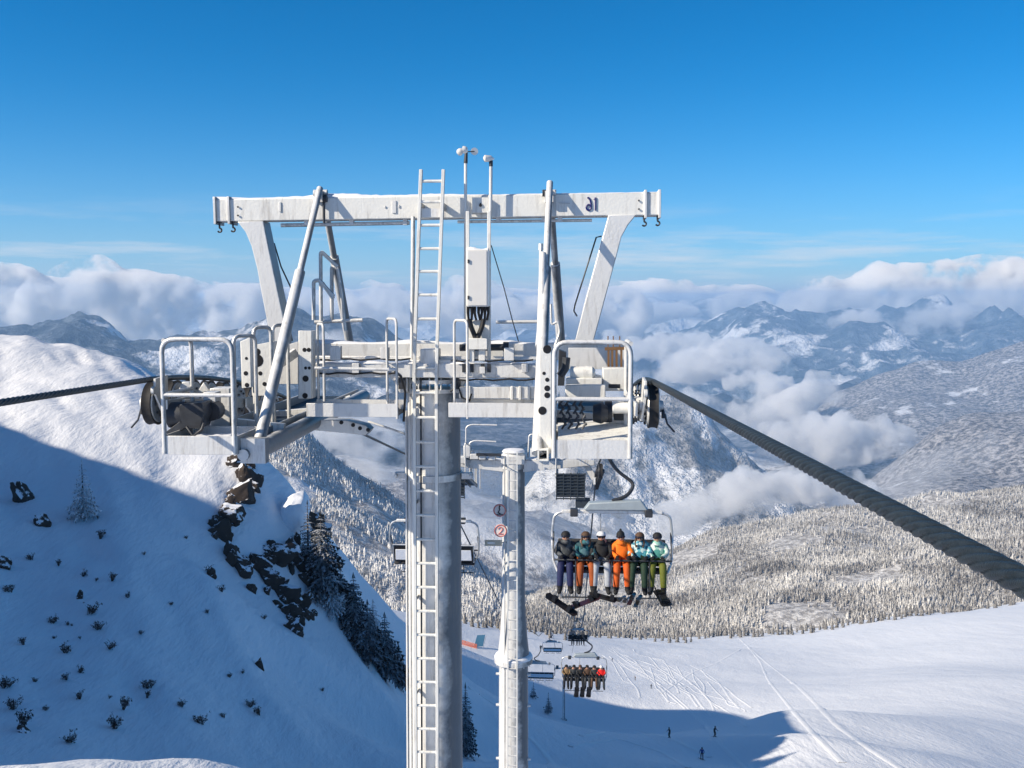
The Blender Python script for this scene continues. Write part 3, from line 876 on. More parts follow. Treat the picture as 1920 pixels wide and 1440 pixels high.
cloud('cloud', 'puffy cloud in the valley just above the thick cable',
      puff_row([(1270, 745), (1340, 775), (1420, 785), (1480, 760), (1560, 720)], 5600, 12, 7, (34, 58), (18, 32)),
      CL('valley_cloud', 0.0204, 0.00310, .455, .585), 40, .75)
cloud('cloud', 'large round cloud right of the thick cable between two frosted hills',
      [(1500, 812, 70, 34, 4900, .8), (1570, 832, 78, 40, 4850, .8), (1630, 820, 64, 34, 4900, .8), (1690, 838, 46, 24, 4900, .8), (1470, 850, 44, 28, 4800, .8), (1560, 800, 50, 26, 5000, .8)],
      CL('valley_cloud', 0.0221, 0.00372, .455, .585), 32, .75)
cloud('cloud', 'puffy cloud under the thick cable in front of the snowy mountain',
      puff_row([(1240, 978), (1310, 950), (1390, 930), (1450, 915), (1530, 925), (1600, 935)], 3000, 16, 8, (30, 52), (22, 38)),
      CL('valley_cloud', 0.0272, 0.00558, .455, .585), 22, .75)
cloud('cloud', 'thin mist hanging before the frosted hill at the right',
      [(1690, 912, 54, 44, 2600, .8), (1740, 885, 50, 40, 2600, .8), (1640, 930, 60, 28, 2600, .8), (1800, 862, 46, 34, 2600, .8), (1850, 840, 40, 30, 2650, .8)],
      CL('mist', .005, .004, .35, .7), 20, .45)
cloud('cloud', 'pale cloud caught on the forest slope left of the big tower',
      puff_row([(590, 805), (660, 815), (720, 835), (800, 870)], 2300, 9, 9, (38, 60), (28, 44)),
      CL('valley_cloud', 0.0204, 0.00775, .455, .585), 18, .75)
cloud('cloud', 'mist filling the valley between the two towers',
      puff_row([(850, 900), (900, 950), (950, 985), (1030, 1000), (1100, 1010)], 2450, 10, 10, (44, 70), (44, 70)),
      CL('mist_between', .005, .0042, .34, .66), 20, .45)
cloud('cloud', 'broad white cloud behind the tower head under the crossarm',
      puff_row([(560, 715), (680, 705), (800, 715), (930, 730), (1060, 745), (1150, 765)], 5000, 18, 11, (60, 95), (38, 60)),
      CL('valley_cloud', 0.0170, 0.00341, .455, .585), 42, .75)

# the air itself
hz = bpy.data.materials.new('haze_air'); hz.use_nodes = True
hz.node_tree.nodes.clear()
ho = hz.node_tree.nodes.new('ShaderNodeOutputMaterial'); hv = hz.node_tree.nodes.new('ShaderNodeVolumePrincipled')
hv.inputs['Color'].default_value = (.42, .68, 1.0, 1); hv.inputs['Density'].default_value = 0.000078; hv.inputs['Anisotropy'].default_value = 0.1
hz.node_tree.links.new(hv.outputs['Volume'], ho.inputs['Volume'])
haze = MB().box((0, 12400, -645.0), (60000, 25600, 1510.0)).build('haze', hz, smooth=None)
tag(haze, kind='stuff')

# ---------------------------------------------------------------- lift line geometry
YAW = math.atan(110.0 / F)
DIRV = Vector((math.sin(YAW), math.cos(YAW), 0))        # along the line, away from the camera
ACR = Vector((math.cos(YAW), -math.sin(YAW), 0))        # across the line, to the right
TD = 14.6
TPOS = P(812, 560, TD); TPOS.z = 0.0                    # tower axis
TBASE = gz(TPOS.x, TPOS.y) - 0.4

class Frame:
    """Local axes of a tower: x across the line, y along it, z up from its base."""
    def __init__(self, pos, base):
        self.pos = Vector((pos.x, pos.y, base))
    def at(self, px, py, dy=0.0):
        r = ray(px, py)
        t = (self.pos.dot(DIRV) + dy) / r.dot(DIRV)
        w = r * t - self.pos
        return Vector((w.dot(ACR), w.dot(DIRV), w.z))
    def world(self, p):
        return self.pos + ACR * p[0] + DIRV * p[1] + Vector((0, 0, p[2]))
TF = Frame(TPOS, TBASE)
Q = TF.at
def LZ(z): return z - TBASE      # world height to tower height

# rope over the near tower: rope line at lateral offset lx (tower frame), s metres past the tower axis
GAUGE = 3.05
WR0, WL0 = Q(1225, 713, -2.7), Q(283, 713, -2.7)
RX, LX = WR0.x, WL0.x
def rope_z(dy):
    s = dy + 2.7
    z0 = -0.99
    if s <= 0: return z0 - .04 * s
    if s <= 5.7: return z0 - (.04 * s + .0175 * s * s)
    return z0 - (.04 * 5.7 + .0175 * 5.7 ** 2) - .2395 * (s - 5.7)

# ---------------------------------------------------------------- the big lift tower
tower = empty('lift_tower', TF.pos, -YAW)
tag(tower, 'biggest and nearest steel lift tower, with white ladder, crossbeam and railed platforms', 'lift tower')
V3 = Vector
ztop = Q(812, 728).z
# shaft
mb = MB()
mb.lathe((0, 0, -1.0), (0, 0, 1), [(0, .42), (ztop + .9, .395), (ztop + 1.0, .395)], 48)
shaft = mb.build('shaft', M['galv'], tower)
mb = MB()
for zz in (Q(812, 730).z, Q(812, 712).z):
    mb.lathe((0, 0, zz), (0, 0, 1), [(-.03, .44), (.03, .44)], 40)
for k in range(16):
    a = 2 * math.pi * k / 16
    mb.lathe((.425 * math.cos(a), .425 * math.sin(a), Q(812, 721).z), (0, 0, 1), [(-.09, .014), (.13, .014)], 6)
mb.build('flange', M['galv_white'], tower, bevel=.006)
mb = MB()
zz = Q(812, 890).z
mb.lathe((0, 0, zz), (0, 0, 1), [(-.05, .412), (-.05, .425), (.05, .425), (.05, .412)], 40)
for sx in (-1, 1):
    mb.box((sx * .50, -.05, zz), (.16, .10, .09)); mb.lathe((sx * .56, -.05, zz), (0, 1, 0), [(-.1, .025), (.1, .025)], 8)
mb.build('clamp_ring', M['galv_white'], tower, bevel=.006)

# ladder: straight lower run on the shaft, upper run leaning up past the crossbeam
LY = -.50
l0, r0 = Q(776, 1440, LY), Q(817, 1440, LY)
zb = -.2
railL = [V3((l0.x, LY, zb)), Q(777, 700, LY), Q(778, 640, LY), Q(789.5, 318, LY + .05)]
railR = [V3((r0.x, LY, zb)), Q(818.5, 700, LY), Q(820, 640, LY), Q(831.5, 318, LY + .05)]
mb = MB()
for rl in (railL, railR):
    for a, b in zip(rl[:-1], rl[1:]): mb.beam(a, b, .045, .065, up=(0, 1, 0))
ladder = mb.build('ladder', M['paint_white'], tower, bevel=.005)
mb = MB()
z = Q(797, 690, LY).z
def rail_at(rl, z):
    for a, b in zip(rl[:-1], rl[1:]):
        if a.z <= z <= b.z: return a + (b - a) * ((z - a.z) / (b.z - a.z))
    return rl[-1]
ladder_z = []
while z > .3: ladder_z.append(z); z -= .358
for py in (339, 378, 422, 466, 509, 553, 598, 642): ladder_z.append(Q(805, py, LY).z)
for z in ladder_z: mb.tube([rail_at(railL, z), rail_at(railR, z)], .021, 8)
mb.build_each('rung', M['paint_white'], ladder)
mb = MB()
z = Q(797, 760, LY).z
while z > .5:
    for rl in (railL, railR):
        p = rail_at(rl, z); mb.beam(p, (p.x * .95, -.36, z), .04, .05)
    z -= 1.43
p, q = rail_at(railL, Q(800, 385, LY).z), rail_at(railR, Q(800, 385, LY).z)
for a in (p, q): mb.beam(a, (a.x, -.15, a.z), .05, .08)
mb.box((p + q) / 2 + V3((0, .05, -.1)), (.36, .03, .13))
mb.build_each('ladder_bracket', M['galv_white'], ladder, bevel=.004)
mb = MB()
for px, rr in ((768.5, .032), (761.5, .018)):
    a = Q(px, 1440, -.22); mb.tube([(a.x, -.22, .2), Q(px, 704 if px > 765 else 770, -.22)], rr, 10)
mb.tube([Q(774.5, 406, -.3), Q(773.5, 560, -.3), Q(772, 690, -.3)], .03, 8)
mb.build_each('cable_conduit', M['galv'], tower)

a = Q(787, 1440, -.44); MB().tube([(a.x, -.44, .2), Q(789, 705, -.44)], .014, 6).build('fall_arrest_rail', M['dark_steel'], ladder)
# crossbeam on top (lifting beam)
bl, br = Q(408, 396), Q(1238, 384)
axis = (br - bl).normalized()
mb = MB(); mb.beam(bl, br, .30, .325)
beam_ = mb.build('crossbeam', M['paint_white'], tower, bevel=.015)
mb = MB()
for px, py in ((410, 396.5), (436, 396), (1209, 384.5), (1235, 384)):
    c = Q(px, py); mb.beam(c - axis * .018, c + axis * .018, .36, .40)
mb.build_each('end_plate', M['galv_white'], tower, bevel=.005)
for px, py in ((416, 421), (441, 420), (1207, 409), (1232, 408)):
    h = MB(); c = Q(px, py)
    pts = [c + V3((.0, -.1, .06)), c + V3((0, -.1, -.06))] + [c + V3((.03 * math.sin(a) , -.1, -.09 + .03 * math.cos(a))) for a in np.linspace(0, 4.2, 9)]
    h.tube(pts, .014, 6); h.box(c + V3((0, -.1, .05)), (.04, .08, .07)); h.build('hook', M['dark_steel'], tower)
# snow lying along the beam
def snow_strip(a, b, w, hfun, n, seed, name='snow_cap'):
    a, b = V3(a), V3(b); d = (b - a); ax = d.normalized(); sd = ax.cross(V3((0, 0, 1))).normalized()
    rg = np.random.default_rng(seed); vs = []; fs = []
    prof = [(-1, 0), (-.92, .45), (-.55, .85), (0, 1), (.55, .85), (.92, .45), (1, 0)]
    for i in range(n + 1):
        t = i / n; h = max(.004, hfun(t) * (1 + rg.normal(0, .10))); ww = w * (1 + rg.normal(0, .03))
        c = a + d * t
        for (x, y) in prof: vs.append(c + sd * (x * ww / 2) + V3((0, 0, y * h)))
    k = len(prof)
    for i in range(n):
        for j in range(k - 1): fs.append((i * k + j, i * k + j + 1, (i + 1) * k + j + 1, (i + 1) * k + j))
    m = MB(); m.add(vs, fs); return m.build(name, M['snow_cap'], tower, smooth=R(70))
up = V3((0, 0, .163))
snow_strip(bl + up, br + up, .27, lambda t: .018 + .05 * math.exp(-((t - .28) / .10) ** 2) + .025 * math.exp(-((t - .5) / .06) ** 2) + .03 * math.exp(-((t - .02) / .04) ** 2), 90, 3)
# mirrored number on the beam's face
def glyph(name, strokes, c, w, h, mat, rad, parent):
    m = MB()
    for st in strokes:
        m.tube([c + axis * (x * w) + V3((0, 0, y * h)) for x, y in st], rad, 6)
    o = m.build(name, mat, parent); return o
gc = Q(1110, 382.5, -.155); gc.y = -.157
six = [(math.cos(a) * .20 - .28, math.sin(a) * .21 - .26) for a in np.linspace(0, 2 * math.pi, 17)]
glyph('number', [six, [(-.08, -.24), (-.09, .05), (-.16, .30), (-.30, .48), (-.40, .45)],
                 [(.30, -.48), (.30, .48)], [(.30, .48), (.18, .30)]], gc, .17, .19, M['blue_mark'], .0135, tower)
mb = MB()
for px, py, w, h in ((739, 388, .06, .18), (722, 388, .02, .03), (748, 387, .02, .04), (525, 388, .03, .14), (1058, 381, .16, .01)):
    c = Q(px, py, -.16); mb.box((c.x, -.155, c.z), (w, .02, h))
mb.build_each('beam_plate', M['galv'], tower, bevel=.003)
# conduit below the beam
mb = MB()
mb.tube([Q(527, 422.5, -.05), Q(768, 418, -.05)], .028, 8); mb.tube([Q(858, 416, -.05), Q(1110, 413, -.05)], .022, 8)
for px in (575, 660, 760): c = Q(px, 418, -.05); mb.box(c + V3((0, 0, .02)), (.06, .08, .10))
for px in (935, 1020, 1050): c = Q(px, 413, -.05); mb.box(c + V3((0, 0, .02)), (.07, .08, .09))
mb.build_each('beam_conduit', M['rail'], tower)

# inclined legs that carry the beam
for pts in ([(452, 417), (500, 416), (511, 470), (541, 612), (541, 648), (516, 648), (496, 545), (489, 505), (478, 462), (467, 436)],
            [(1140, 405), (1192, 404), (1176, 424), (1164, 446), (1158, 470), (1112, 640), (1078, 640), (1098, 560)]):
    m = MB(); m.prism([Q(x, y) for x, y in pts], (0, .34, 0)); m.build('beam_leg', M['galv_white'], tower, bevel=.012)
mb = MB()
for pts in ([(500, 420), (509, 475), (545, 640)],): mb.tube([Q(x, y, .55) for x, y in pts], .04, 8)
mb.tube([Q(514, 456, .3), Q(527, 500, .3), Q(548, 545, .3)], .012, 6)
mb.tube([Q(1128, 443, .3), Q(1118, 445, .3), Q(1096, 515, .3), Q(1078, 572, .3), Q(1076, 583, .3), Q(1082, 593, .3)], .013, 6)
mb.build_each('guy_rod', M['dark_steel'], tower)

# A-frames standing on the lengthwise girders
def aframe(front, rear, pin):
    m = MB()
    a, k, b = front
    m.tube([a, a + (b - a) * .38], .046, 12); m.tube([a + (b - a) * .36, b], .072, 12)
    c, d = rear
    m.tube([c, c + (d - c) * .38], .05, 12); m.tube([c + (d - c) * .36, d], .075, 12)
    m.lathe(pin, (1, 0, 0), [(-.10, .05), (.10, .05)], 12); m.box(pin + V3((0, -.05, -.06)), (.12, .16, .16))
    return m.build('lifting_strut', M['galv'], tower)
aframe((Q(600, 353, -.22), None, Q(482, 846, -3.0)), (Q(608, 380, .2), Q(655, 640, 2.1)), Q(601, 362, -.12))
aframe((Q(1031, 342, -.22), None, Q(1008, 850, -3.0)), (Q(1034, 395, .2), Q(1052, 648, 2.1)), Q(1030, 362, -.12))
mb = MB()
for px, py in ((607, 373), (1025, 362)):
    c = Q(px, py, -.2); mb.lathe(c, (1, 0, 0), [(-.06, .05), (.05, .05)], 10); mb.tube([c, c + V3((0, 0, -.35))], .02, 6)
mb.build_each('pulley', M['dark_steel'], tower)

# crossarm: two boxes side by side on the shaft head
z1 = Q(800, 694, -.35).z; z2 = Q(800, 658, .30).z
xl = Q(560, 660, .3).x; xr = Q(1180, 660, .3).x
mb = MB(); mb.beam((xl, .30, z2), (xr, .30, z2), .30, .24)
mb.build('crossarm', M['galv_white'], tower, bevel=.01)
mb = MB(); a, b = Q(584, 694, -.35), Q(1006, 694, -.35); mb.beam((a.x, -.35, z1), (b.x, -.35, z1), .26, .20)
mb.beam((a.x, -.20, z1 + .17), (b.x, -.20, z1 + .17), .05, .05)
mb.build('crossarm', M['galv_white'], tower, bevel=.01)
snow_strip((xl + .1, .30, z2 + .12), (xr - .1, .30, z2 + .12), .26, lambda t: .03 + .02 * math.sin(t * 23), 60, 5)
snow_strip((a.x, -.35, z1 + .10), (b.x, -.35, z1 + .10), .20, lambda t: .02 + .015 * math.sin(t * 31), 50, 6)
mb = MB()   # head block and saddle plates round the top of the shaft
hz_ = Q(812, 712).z
mb.box((0, -.05, z1 + .02), (.62, .74, .26)); mb.box((0, -.30, z1 + .20), (.26, .30, .22))
for sx in (-1, 1):
    mb.prism([V3((sx * .32, -.36, z1 + .1)), V3((sx * .62, -.36, z1 + .06)), V3((sx * .45, -.36, hz_ - .16)), V3((sx * .32, -.36, hz_ - .16))], (0, .06, 0))
    mb.lathe((sx * .50, -.42, z1 - .08), (0, 1, 0), [(-.05, .07), (.08, .07)], 12)
mb.build('head_block', M['galv_white'], tower, bevel=.012)
mb = MB()
for k in range(6):
    mb.lathe((-.26 + .104 * k, -.44, z1 - .03), (0, 1, 0), [(-.02, .022), (.03, .022)], 6)
for sx in (-1, 1): mb.box((sx * .40, -.39, hz_ - .02), (.10, .10, .16))
mb.build_each('head_bolt', M['dark_steel'], tower)

# lengthwise girders under the two platforms
gzL, gzR = Q(480, 846, -3.0).z, Q(1018, 853, -3.05).z
GX = {'l': Q(480, 846, -3.0).x, 'r': Q(1018, 853, -3.05).x}
mb = MB(); mb.tube([(GX['l'], -3.05, gzL), (GX['l'], 3.2, gzL + .05)], .115, 16)
mb.box((GX['l'] + .0, -3.05, gzL + .02), (.30, .14, .30)); mb.lathe((GX['l'] - .1, -3.1, gzL - .02), (0, 1, 0), [(-.08, .07), (.1, .07)], 12)
mb.build('girder', M['galv'], tower)
mb = MB(); x = GX['r']
for dx, dz, w, h in ((-.055, 0, .02, .14), (.055, 0, .02, .14), (0, .062, .13, .02), (0, -.062, .13, .02)):
    mb.beam((x + dx, -3.05, gzR + dz), (x + dx, 3.2, gzR + dz + .04), w, h)
mb.build('girder', M['paint_white'], tower)

# perforated hanger plates between crossarm and girders
def plate(poly, dy, holes, th=.05, mat='paint_white', lip=True):
    m = MB(); m.prism([Q(x, y, dy) for x, y in poly], (0, th, 0))
    if lip:
        for (a, b) in ((poly[0], poly[-1]), (poly[1], poly[2])): m.beam(Q(*a, dy) + V3((0, .08, 0)), Q(*b, dy) + V3((0, .08, 0)), .025, .16, up=(0, 1, 0))
    o = m.build('hanger_plate', M[mat], tower, bevel=.006)
    m = MB()
    for x, y, r in holes: m.lathe(Q(x, y, dy - th / 2), (0, 1, 0), [(-.003, r), (.012, r)], 14)
    m.build('bolt_hole', M['black'], o)
    return o
plate([(561, 620), (585, 620), (585, 747), (561, 747)], -.75, [(571, 656, .03), (579, 656, .03), (573, 690, .022), (580, 690, .022), (573, 710, .045), (572, 742, .04)])
plate([(452, 640), (470, 632), (472, 726), (455, 728)], -1.7, [(462, 672, .02), (461, 700, .03), (463, 722, .03)])
plate([(472, 648), (512, 640), (512, 742), (474, 742)], -1.0, [(482, 660, .05), (482, 676, .09), (488, 700, .03), (496, 720, .03)])
plate([(1012, 655), (1034, 655), (1034, 850), (1012, 850)], -2.9, [(1026, 655, .05), (1020, 700, .02), (1026, 712, .025), (1026, 728, .035), (1026, 741, .035), (1017, 770, .05)], th=.06)
# slanted gusset on the left
mb = MB(); mb.beam(Q(512, 690, -.6), Q(556, 660, -.4), .10, .12); mb.prism([Q(512, 655, -.2), Q(560, 640, -.2), (Q(560, 720, -.2)), Q(512, 720, -.2)], (0, .06, 0))
mb.build('gusset', M['galv_white'], tower, bevel=.006)

# cross catwalks at the shaft: kick plate, tread, understructure
for (x0, x1, y0, y1, xb) in ((575, 745, 756, 781, 0), (841, 1005, 755, 782, 0)):
    a, b = Q(x0, (y0 + y1) / 2, -1.0), Q(x1, (y0 + y1) / 2, -1.0); hh = abs(Q(x0, y0, -1).z - Q(x0, y1, -1).z)
    m = MB(); m.box(((a.x + b.x) / 2, -1.0, a.z), (b.x - a.x, .03, hh)); m.box(((a.x + b.x) / 2, -.45, a.z), (b.x - a.x, .03, hh))
    m.box(((a.x + b.x) / 2, -.725, a.z - hh / 2 + .03), (b.x - a.x - .01, .515, .05), mi=1)
    m.build('cross_catwalk', [M['galv_white'], M['grating']], tower, bevel=.004)
    snow_strip((a.x + .05, -.75, a.z - hh / 2 + .055), (b.x - .05, -.75, a.z - hh / 2 + .055), .4, lambda t: .04 + .03 * math.sin(9 * t), 30, 8)
mb = MB()
a, b = Q(862, 736, -.5), Q(1003, 736, -.5)
mb.beam((a.x, -.5, a.z), (b.x, -.5, b.z), .14, .16); mb.beam((a.x, -.5, a.z - .21), (b.x, -.5, a.z - .21), .05, .06)
for px in (880, 960, 975, 992): c = Q(px, 737, -.58); mb.box(c, (.04, .03, .20))
mb.build_each('brace_beam', M['galv_white'], tower, bevel=.008)
mb = MB()   # shaded lever below the left catwalk, with round holes
a, b = Q(574, 792, -.2), Q(690, 803, -.2)
mb.prism([Q(574, 784, -.2), Q(655, 786, -.2), Q(690, 796, -.2), Q(698, 804, -.2), Q(690, 814, -.2), Q(665, 811, -.2), Q(580, 803, -.2)], (0, .3, 0))
mb.tube([Q(690, 790, .2), Q(726, 802, .2), Q(764, 815, .2)], .018, 6)
mb.build('lever_arm', M['galv'], tower, bevel=.01)
mb = MB()
for px, py in ((640, 792), (662, 797), (675, 803), (690, 806)): mb.lathe(Q(px, py, -.355), (0, 1, 0), [(-.003, .03), (.01, .03)], 12)
mb.build('lever_holes', M['black'], tower)

# railings
def hoop(name, pts, rad=.026, n=8, cr=.10):
    """A bent tube with rounded corners."""
    out = [V3(pts[0])]
    for a, b, c in zip(pts[:-2], pts[1:-1], pts[2:]):
        a, b, c = V3(a), V3(b), V3(c)
        u, w = (a - b).normalized(), (c - b).normalized()
        r = min(cr, (a - b).length * .45, (c - b).length * .45)
        p0, p1 = b + u * r, b + w * r
        for t in np.linspace(0, 1, 6): out.append(p0 * (1 - t) ** 2 + b * 2 * t * (1 - t) + p1 * t * t)
    out.append(V3(pts[-1]))
    return MB().tube(out, rad, n)

def platform(side):
    """Work platform at the uphill end: tray floor, kick plates, hooped railing on the open sides."""
    if side == 'l':
        c = [(303, 638), (434, 634), (441, 850), (309, 850)]; mid = 741
    else:
        c = [(1038, 643), (1181, 640), (1183, 860), (1040, 858)]; mid = 744
    dyf, dyb = -3.25, -2.35
    tl, tr, brr, bll = [Q(x, y, dyf) for x, y in c]
    x0, x1 = (tl.x + bll.x) / 2, (tr.x + brr.x) / 2
    zf = bll.z; zt = (tl.z + tr.z) / 2
    m = MB()
    m.box(((x0 + x1) / 2, (dyf + dyb) / 2, zf + .02), (x1 - x0 + .04, dyb - dyf, .04), mi=1)
    m.box(((x0 + x1) / 2, dyf, zf + .10), (x1 - x0 + .06, .02, .22)); m.box(((x0 + x1) / 2, dyb, zf + .10), (x1 - x0 + .06, .02, .22))
    for x in (x0 - .02, x1 + .02): m.box((x, (dyf + dyb) / 2, zf + .10), (.02, dyb - dyf - .03, .22))
    m.build('work_platform', [M['galv_white'], M['grating']], tower, bevel=.004)
    m = MB(); nx = 14; ny = 8; vs = []; fs = []; rg = np.random.default_rng(5 + (side == 'l'))
    for j in range(ny + 1):
        for i in range(nx + 1):
            e = min(i, nx - i) / 3; f = min(j, ny - j) / 2
            vs.append((x0 + .01 + (x1 - x0 - .02) * i / nx, dyf + .015 + (dyb - dyf - .03) * j / ny, zf + .045 + .12 * min(1, e) * min(1, f) * (.6 + .4 * j / ny) + rg.normal(0, .008)))
    for j in range(ny):
        for i in range(nx): k = j * (nx + 1) + i; fs.append((k, k + 1, k + nx + 2, k + nx + 1))
    m.add(vs, fs); m.build('snow_cap', M['snow_cap'], tower, smooth=R(80))
    rl = hoop('r', [(x0, dyf, zf), (x0, dyf, zt), (x1, dyf, zt), (x1, dyf, zf)], .028, 10, .16).build('railing', M['rail'], tower)
    zm = Q(400, mid, dyf).z
    MB().tube([(x0, dyf, zm), (x1, dyf, zm)], .025, 10).build('railing', M['rail'], tower)
    for x in ((x0,) if side == 'l' else (x1,)):
        hoop('r', [(x, dyf + .05, zt - .02), (x, dyb, zt - .02), (x, dyb, zf)], .028, 8, .14).build('railing', M['rail'], tower)
        MB().tube([(x, dyf, zm), (x, dyb, zm)], .026, 8).build('railing', M['rail'], tower)
    return x0, x1, zf, zt
plL = platform('l'); plR = platform('r')

# long catwalks beside the sheaves, with a hoop of railing every metre or so
def long_catwalk(side, x0, x1, zf):
    s = 1 if side == 'r' else -1
    m = MB(); m.box(((x0 + x1) / 2, .55, zf - .02), (x1 - x0, 5.7, .05), mi=1)
    m.box((x0, .55, zf + .06), (.02, 5.7, .16)); m.box((x1, .55, zf + .06), (.02, 5.7, .16))
    for dy in (-2.0, -.4, 1.2, 2.8): m.beam(((x0 if s > 0 else x1), dy, zf - .09), ((x1 if s > 0 else x0), dy, zf - .09), .08, .09)
    m.build('long_catwalk', [M['galv'], M['grating']], tower)
xi = plL[1] + .02
long_catwalk('l', plL[0] + .1, xi, plL[2] + .02)
long_catwalk('r', plR[0] - .02, plR[1] - .1, plR[2] + .02)
for (px, py, pb, dy, w) in ((452, 630, 838, -2.2, .20), (486, 614, 830, -1.55, .16), (520, 610, 800, -.85, .14)):
    a = Q(px, py, dy); zz = Q(px, pb, dy).z
    hoop('r', [(a.x - w / 2, dy, zz), (a.x - w / 2, dy, a.z), (a.x + w / 2, dy + .25, a.z), (a.x + w / 2, dy + .25, zz)], .026, 8, .1).build('railing', M['rail'], tower)
for (x0, x1, yt, yb, dy) in ((716, 743, 598, 785, -1.0), (846, 876, 601, 785, -1.0), (583, 606, 608, 752, -.9)):
    a, b = Q(x0, yt, dy), Q(x1, yt, dy); zz = Q(x0, yb, dy).z
    hoop('r', [(a.x, dy + .35, zz), (a.x, dy + .35, a.z), (b.x, dy, a.z), (b.x, dy, zz)], .019, 8, .09).build('railing', M['rail'], tower)
for pts, dy, rr in (([(590, 604), (680, 600)], .9, .03), ([(930, 604), (1012, 603)], .9, .026), ([(590, 690), (745, 693)], -.95, .022),
                    ([(588, 600), (588, 527), (598, 525), (626, 556)], .5, .03), ([(602, 602), (601, 475), (604, 473), (633, 500)], .7, .03),
                    ([(622, 602), (622, 500), (633, 502), (640, 545), (648, 620)], .9, .032), ([(604, 530), (625, 560)], .5, .03)):
    hoop('r', [Q(x, y, dy) for x, y in pts], rr, 8, .06).build('railing', M['rail'], tower)
# right-hand post group beside the right strut
mb = MB()
mb.tube([Q(1018, 475, -1.2), Q(1015, 620, -1.8), Q(1012, 650, -2.0)], [.045, .06, .06], 10)
mb.tube([Q(1014, 466, -1.2), Q(1012, 600, -1.4)], .022, 8); mb.lathe(Q(1014, 465, -1.2), (0, 0, 1), [(-.03, .035), (.06, .03)], 8)
mb.build('side_post', M['galv_white'], tower)
hoop('r', [Q(1033, 570, -1), Q(1034, 610, -1), Q(1046, 602, -1), Q(1050, 622, -1), Q(1040, 650, -1)], .018, 6, .05).build('railing', M['rail'], tower)

# control cabinet on its two posts, cables and gland box
cab = MB(); a, b = Q(875, 468, -.62), Q(915.5, 575, -.62)
cab.box(((a.x + b.x) / 2, -.49, (a.z + b.z) / 2), (b.x - a.x, .26, a.z - b.z))
cab.box(((a.x + b.x) / 2 - .003, -.625, (a.z + b.z) / 2), (b.x - a.x - .03, .012, a.z - b.z - .03))
cabinet = cab.build('control_cabinet', M['cabinet'], tower, bevel=.006)
mb = MB()
for px, py in ((878.5, 490), (878.5, 558)): mb.box(Q(px, py, -.64), (.025, .02, .05))
mb.build('cabinet_hinge', M['dark_steel'], cabinet)
snow_strip((a.x, -.49, a.z), (b.x, -.49, a.z), .24, lambda t: .03 + .015 * math.sin(7 * t), 14, 12)
mb = MB()
for px in (877, 917): mb.beam(Q(px, 396, -.34), Q(px, 705, -.34), .05, .04, up=(0, 1, 0))
a, b = Q(885, 370, -.24), Q(917, 399, -.24); mb.box(((a.x + b.x) / 2, -.20, (a.z + b.z) / 2), (b.x - a.x, .06, a.z - b.z))
mb.build('cabinet_post', M['paint_white'], tower, bevel=.005)
mb = MB(); mb.lathe(Q(901, 385, -.24), (0, 1, 0), [(-.01, .022), (.01, .022)], 10); mb.lathe(Q(901, 382, -.24), (0, 1, 0), [(-.01, .012), (.01, .012)], 8)
for px in (878, 884, 890, 898, 904, 910, 915):
    mb.tube([Q(px, 574, -.5), Q(px + random.uniform(-1, 1), 586, -.5), Q(px + random.uniform(-3, 3), 600, -.46)], [.026, .02, .016], 8)
mb.build_each('cable_gland', M['black'], tower)
mb = MB()
for p in ([(880, 598), (883, 612), (891, 632), (893, 650)], [(907, 598), (904, 612), (896, 632), (894, 650)]):
    mb.tube([Q(x, y, -.52) for x, y in p], .035, 8)
mb.build('cable_loop', M['black'], tower)
mb = MB()
a, b = Q(877, 600, -.42), Q(918, 640, -.42); mb.box(((a.x + b.x) / 2, -.40, (a.z + b.z) / 2), (b.x - a.x, .04, a.z - b.z))
a, b = Q(879, 634, -.55), Q(914, 655, -.55); mb.box(((a.x + b.x) / 2, -.53, (a.z + b.z) / 2), (b.x - a.x, .16, a.z - b.z))
a, b = Q(881, 655, -.5), Q(890, 678, -.5); mb.box(((a.x + b.x) / 2, -.5, (a.z + b.z) / 2), (b.x - a.x, .1, a.z - b.z))
a, b = Q(898, 655, -.5), Q(910, 676, -.5); mb.box(((a.x + b.x) / 2, -.5, (a.z + b.z) / 2), (b.x - a.x, .1, a.z - b.z))
mb.build('gland_box', M['paint_white'], tower, bevel=.006)
mb = MB()
mb.tube([Q(862, 652, -.1), Q(950, 651, -.1)], .05, 8); mb.lathe(Q(950, 650, -.1), (1, 0, 0), [(-.05, .07), (.03, .07)], 8)
for px in (870, 885, 905, 917): mb.box(Q(px, 690, -.5), (.05, .05, .12))
mb.build('cable_duct', M['dark_steel'], tower)
MB().tube([Q(921, 460, -.3), Q(945, 540, -.2), Q(961, 602, -.1), Q(972, 640, 0)], .008, 5).build('guy_rod', M['dark_steel'], tower)
# wind_cup and wind_vane sensors on two masts
mb = MB(); mb.tube([Q(872.5, 600, -.28), Q(873, 306, -.28)], .022, 8); a = Q(873, 306, -.28)
m1 = mb.build('sensor_mast', M['paint_white'], tower)
mb = MB(); mb.tube([a, a + V3((.01, 0, .15))], [.03, .022], 8)
for k in range(3):
    an = k * 2.094 + .3; e = a + V3((.01 + .12 * math.cos(an), .12 * math.sin(an), .17)); mb.tube([a + V3((.01, 0, .16)), e], .008, 5)
mb.build('sensor_head', M['dark_steel'], m1)
for k in range(3):
    an = k * 2.094 + .3; e = a + V3((.01 + .12 * math.cos(an), .12 * math.sin(an), .17))
    MB().lathe(e, (-math.sin(an), math.cos(an), .1), [(0, .055), (.03, .05), (.055, .032), (.065, .005)], 10).build('wind_cup', M['cabinet'], m1)
mb = MB(); mb.tube([Q(919.5, 410, -.28), Q(920.5, 312, -.28)], .024, 8); b = Q(920.5, 312, -.28); m2 = mb.build('sensor_mast', M['paint_white'], tower)
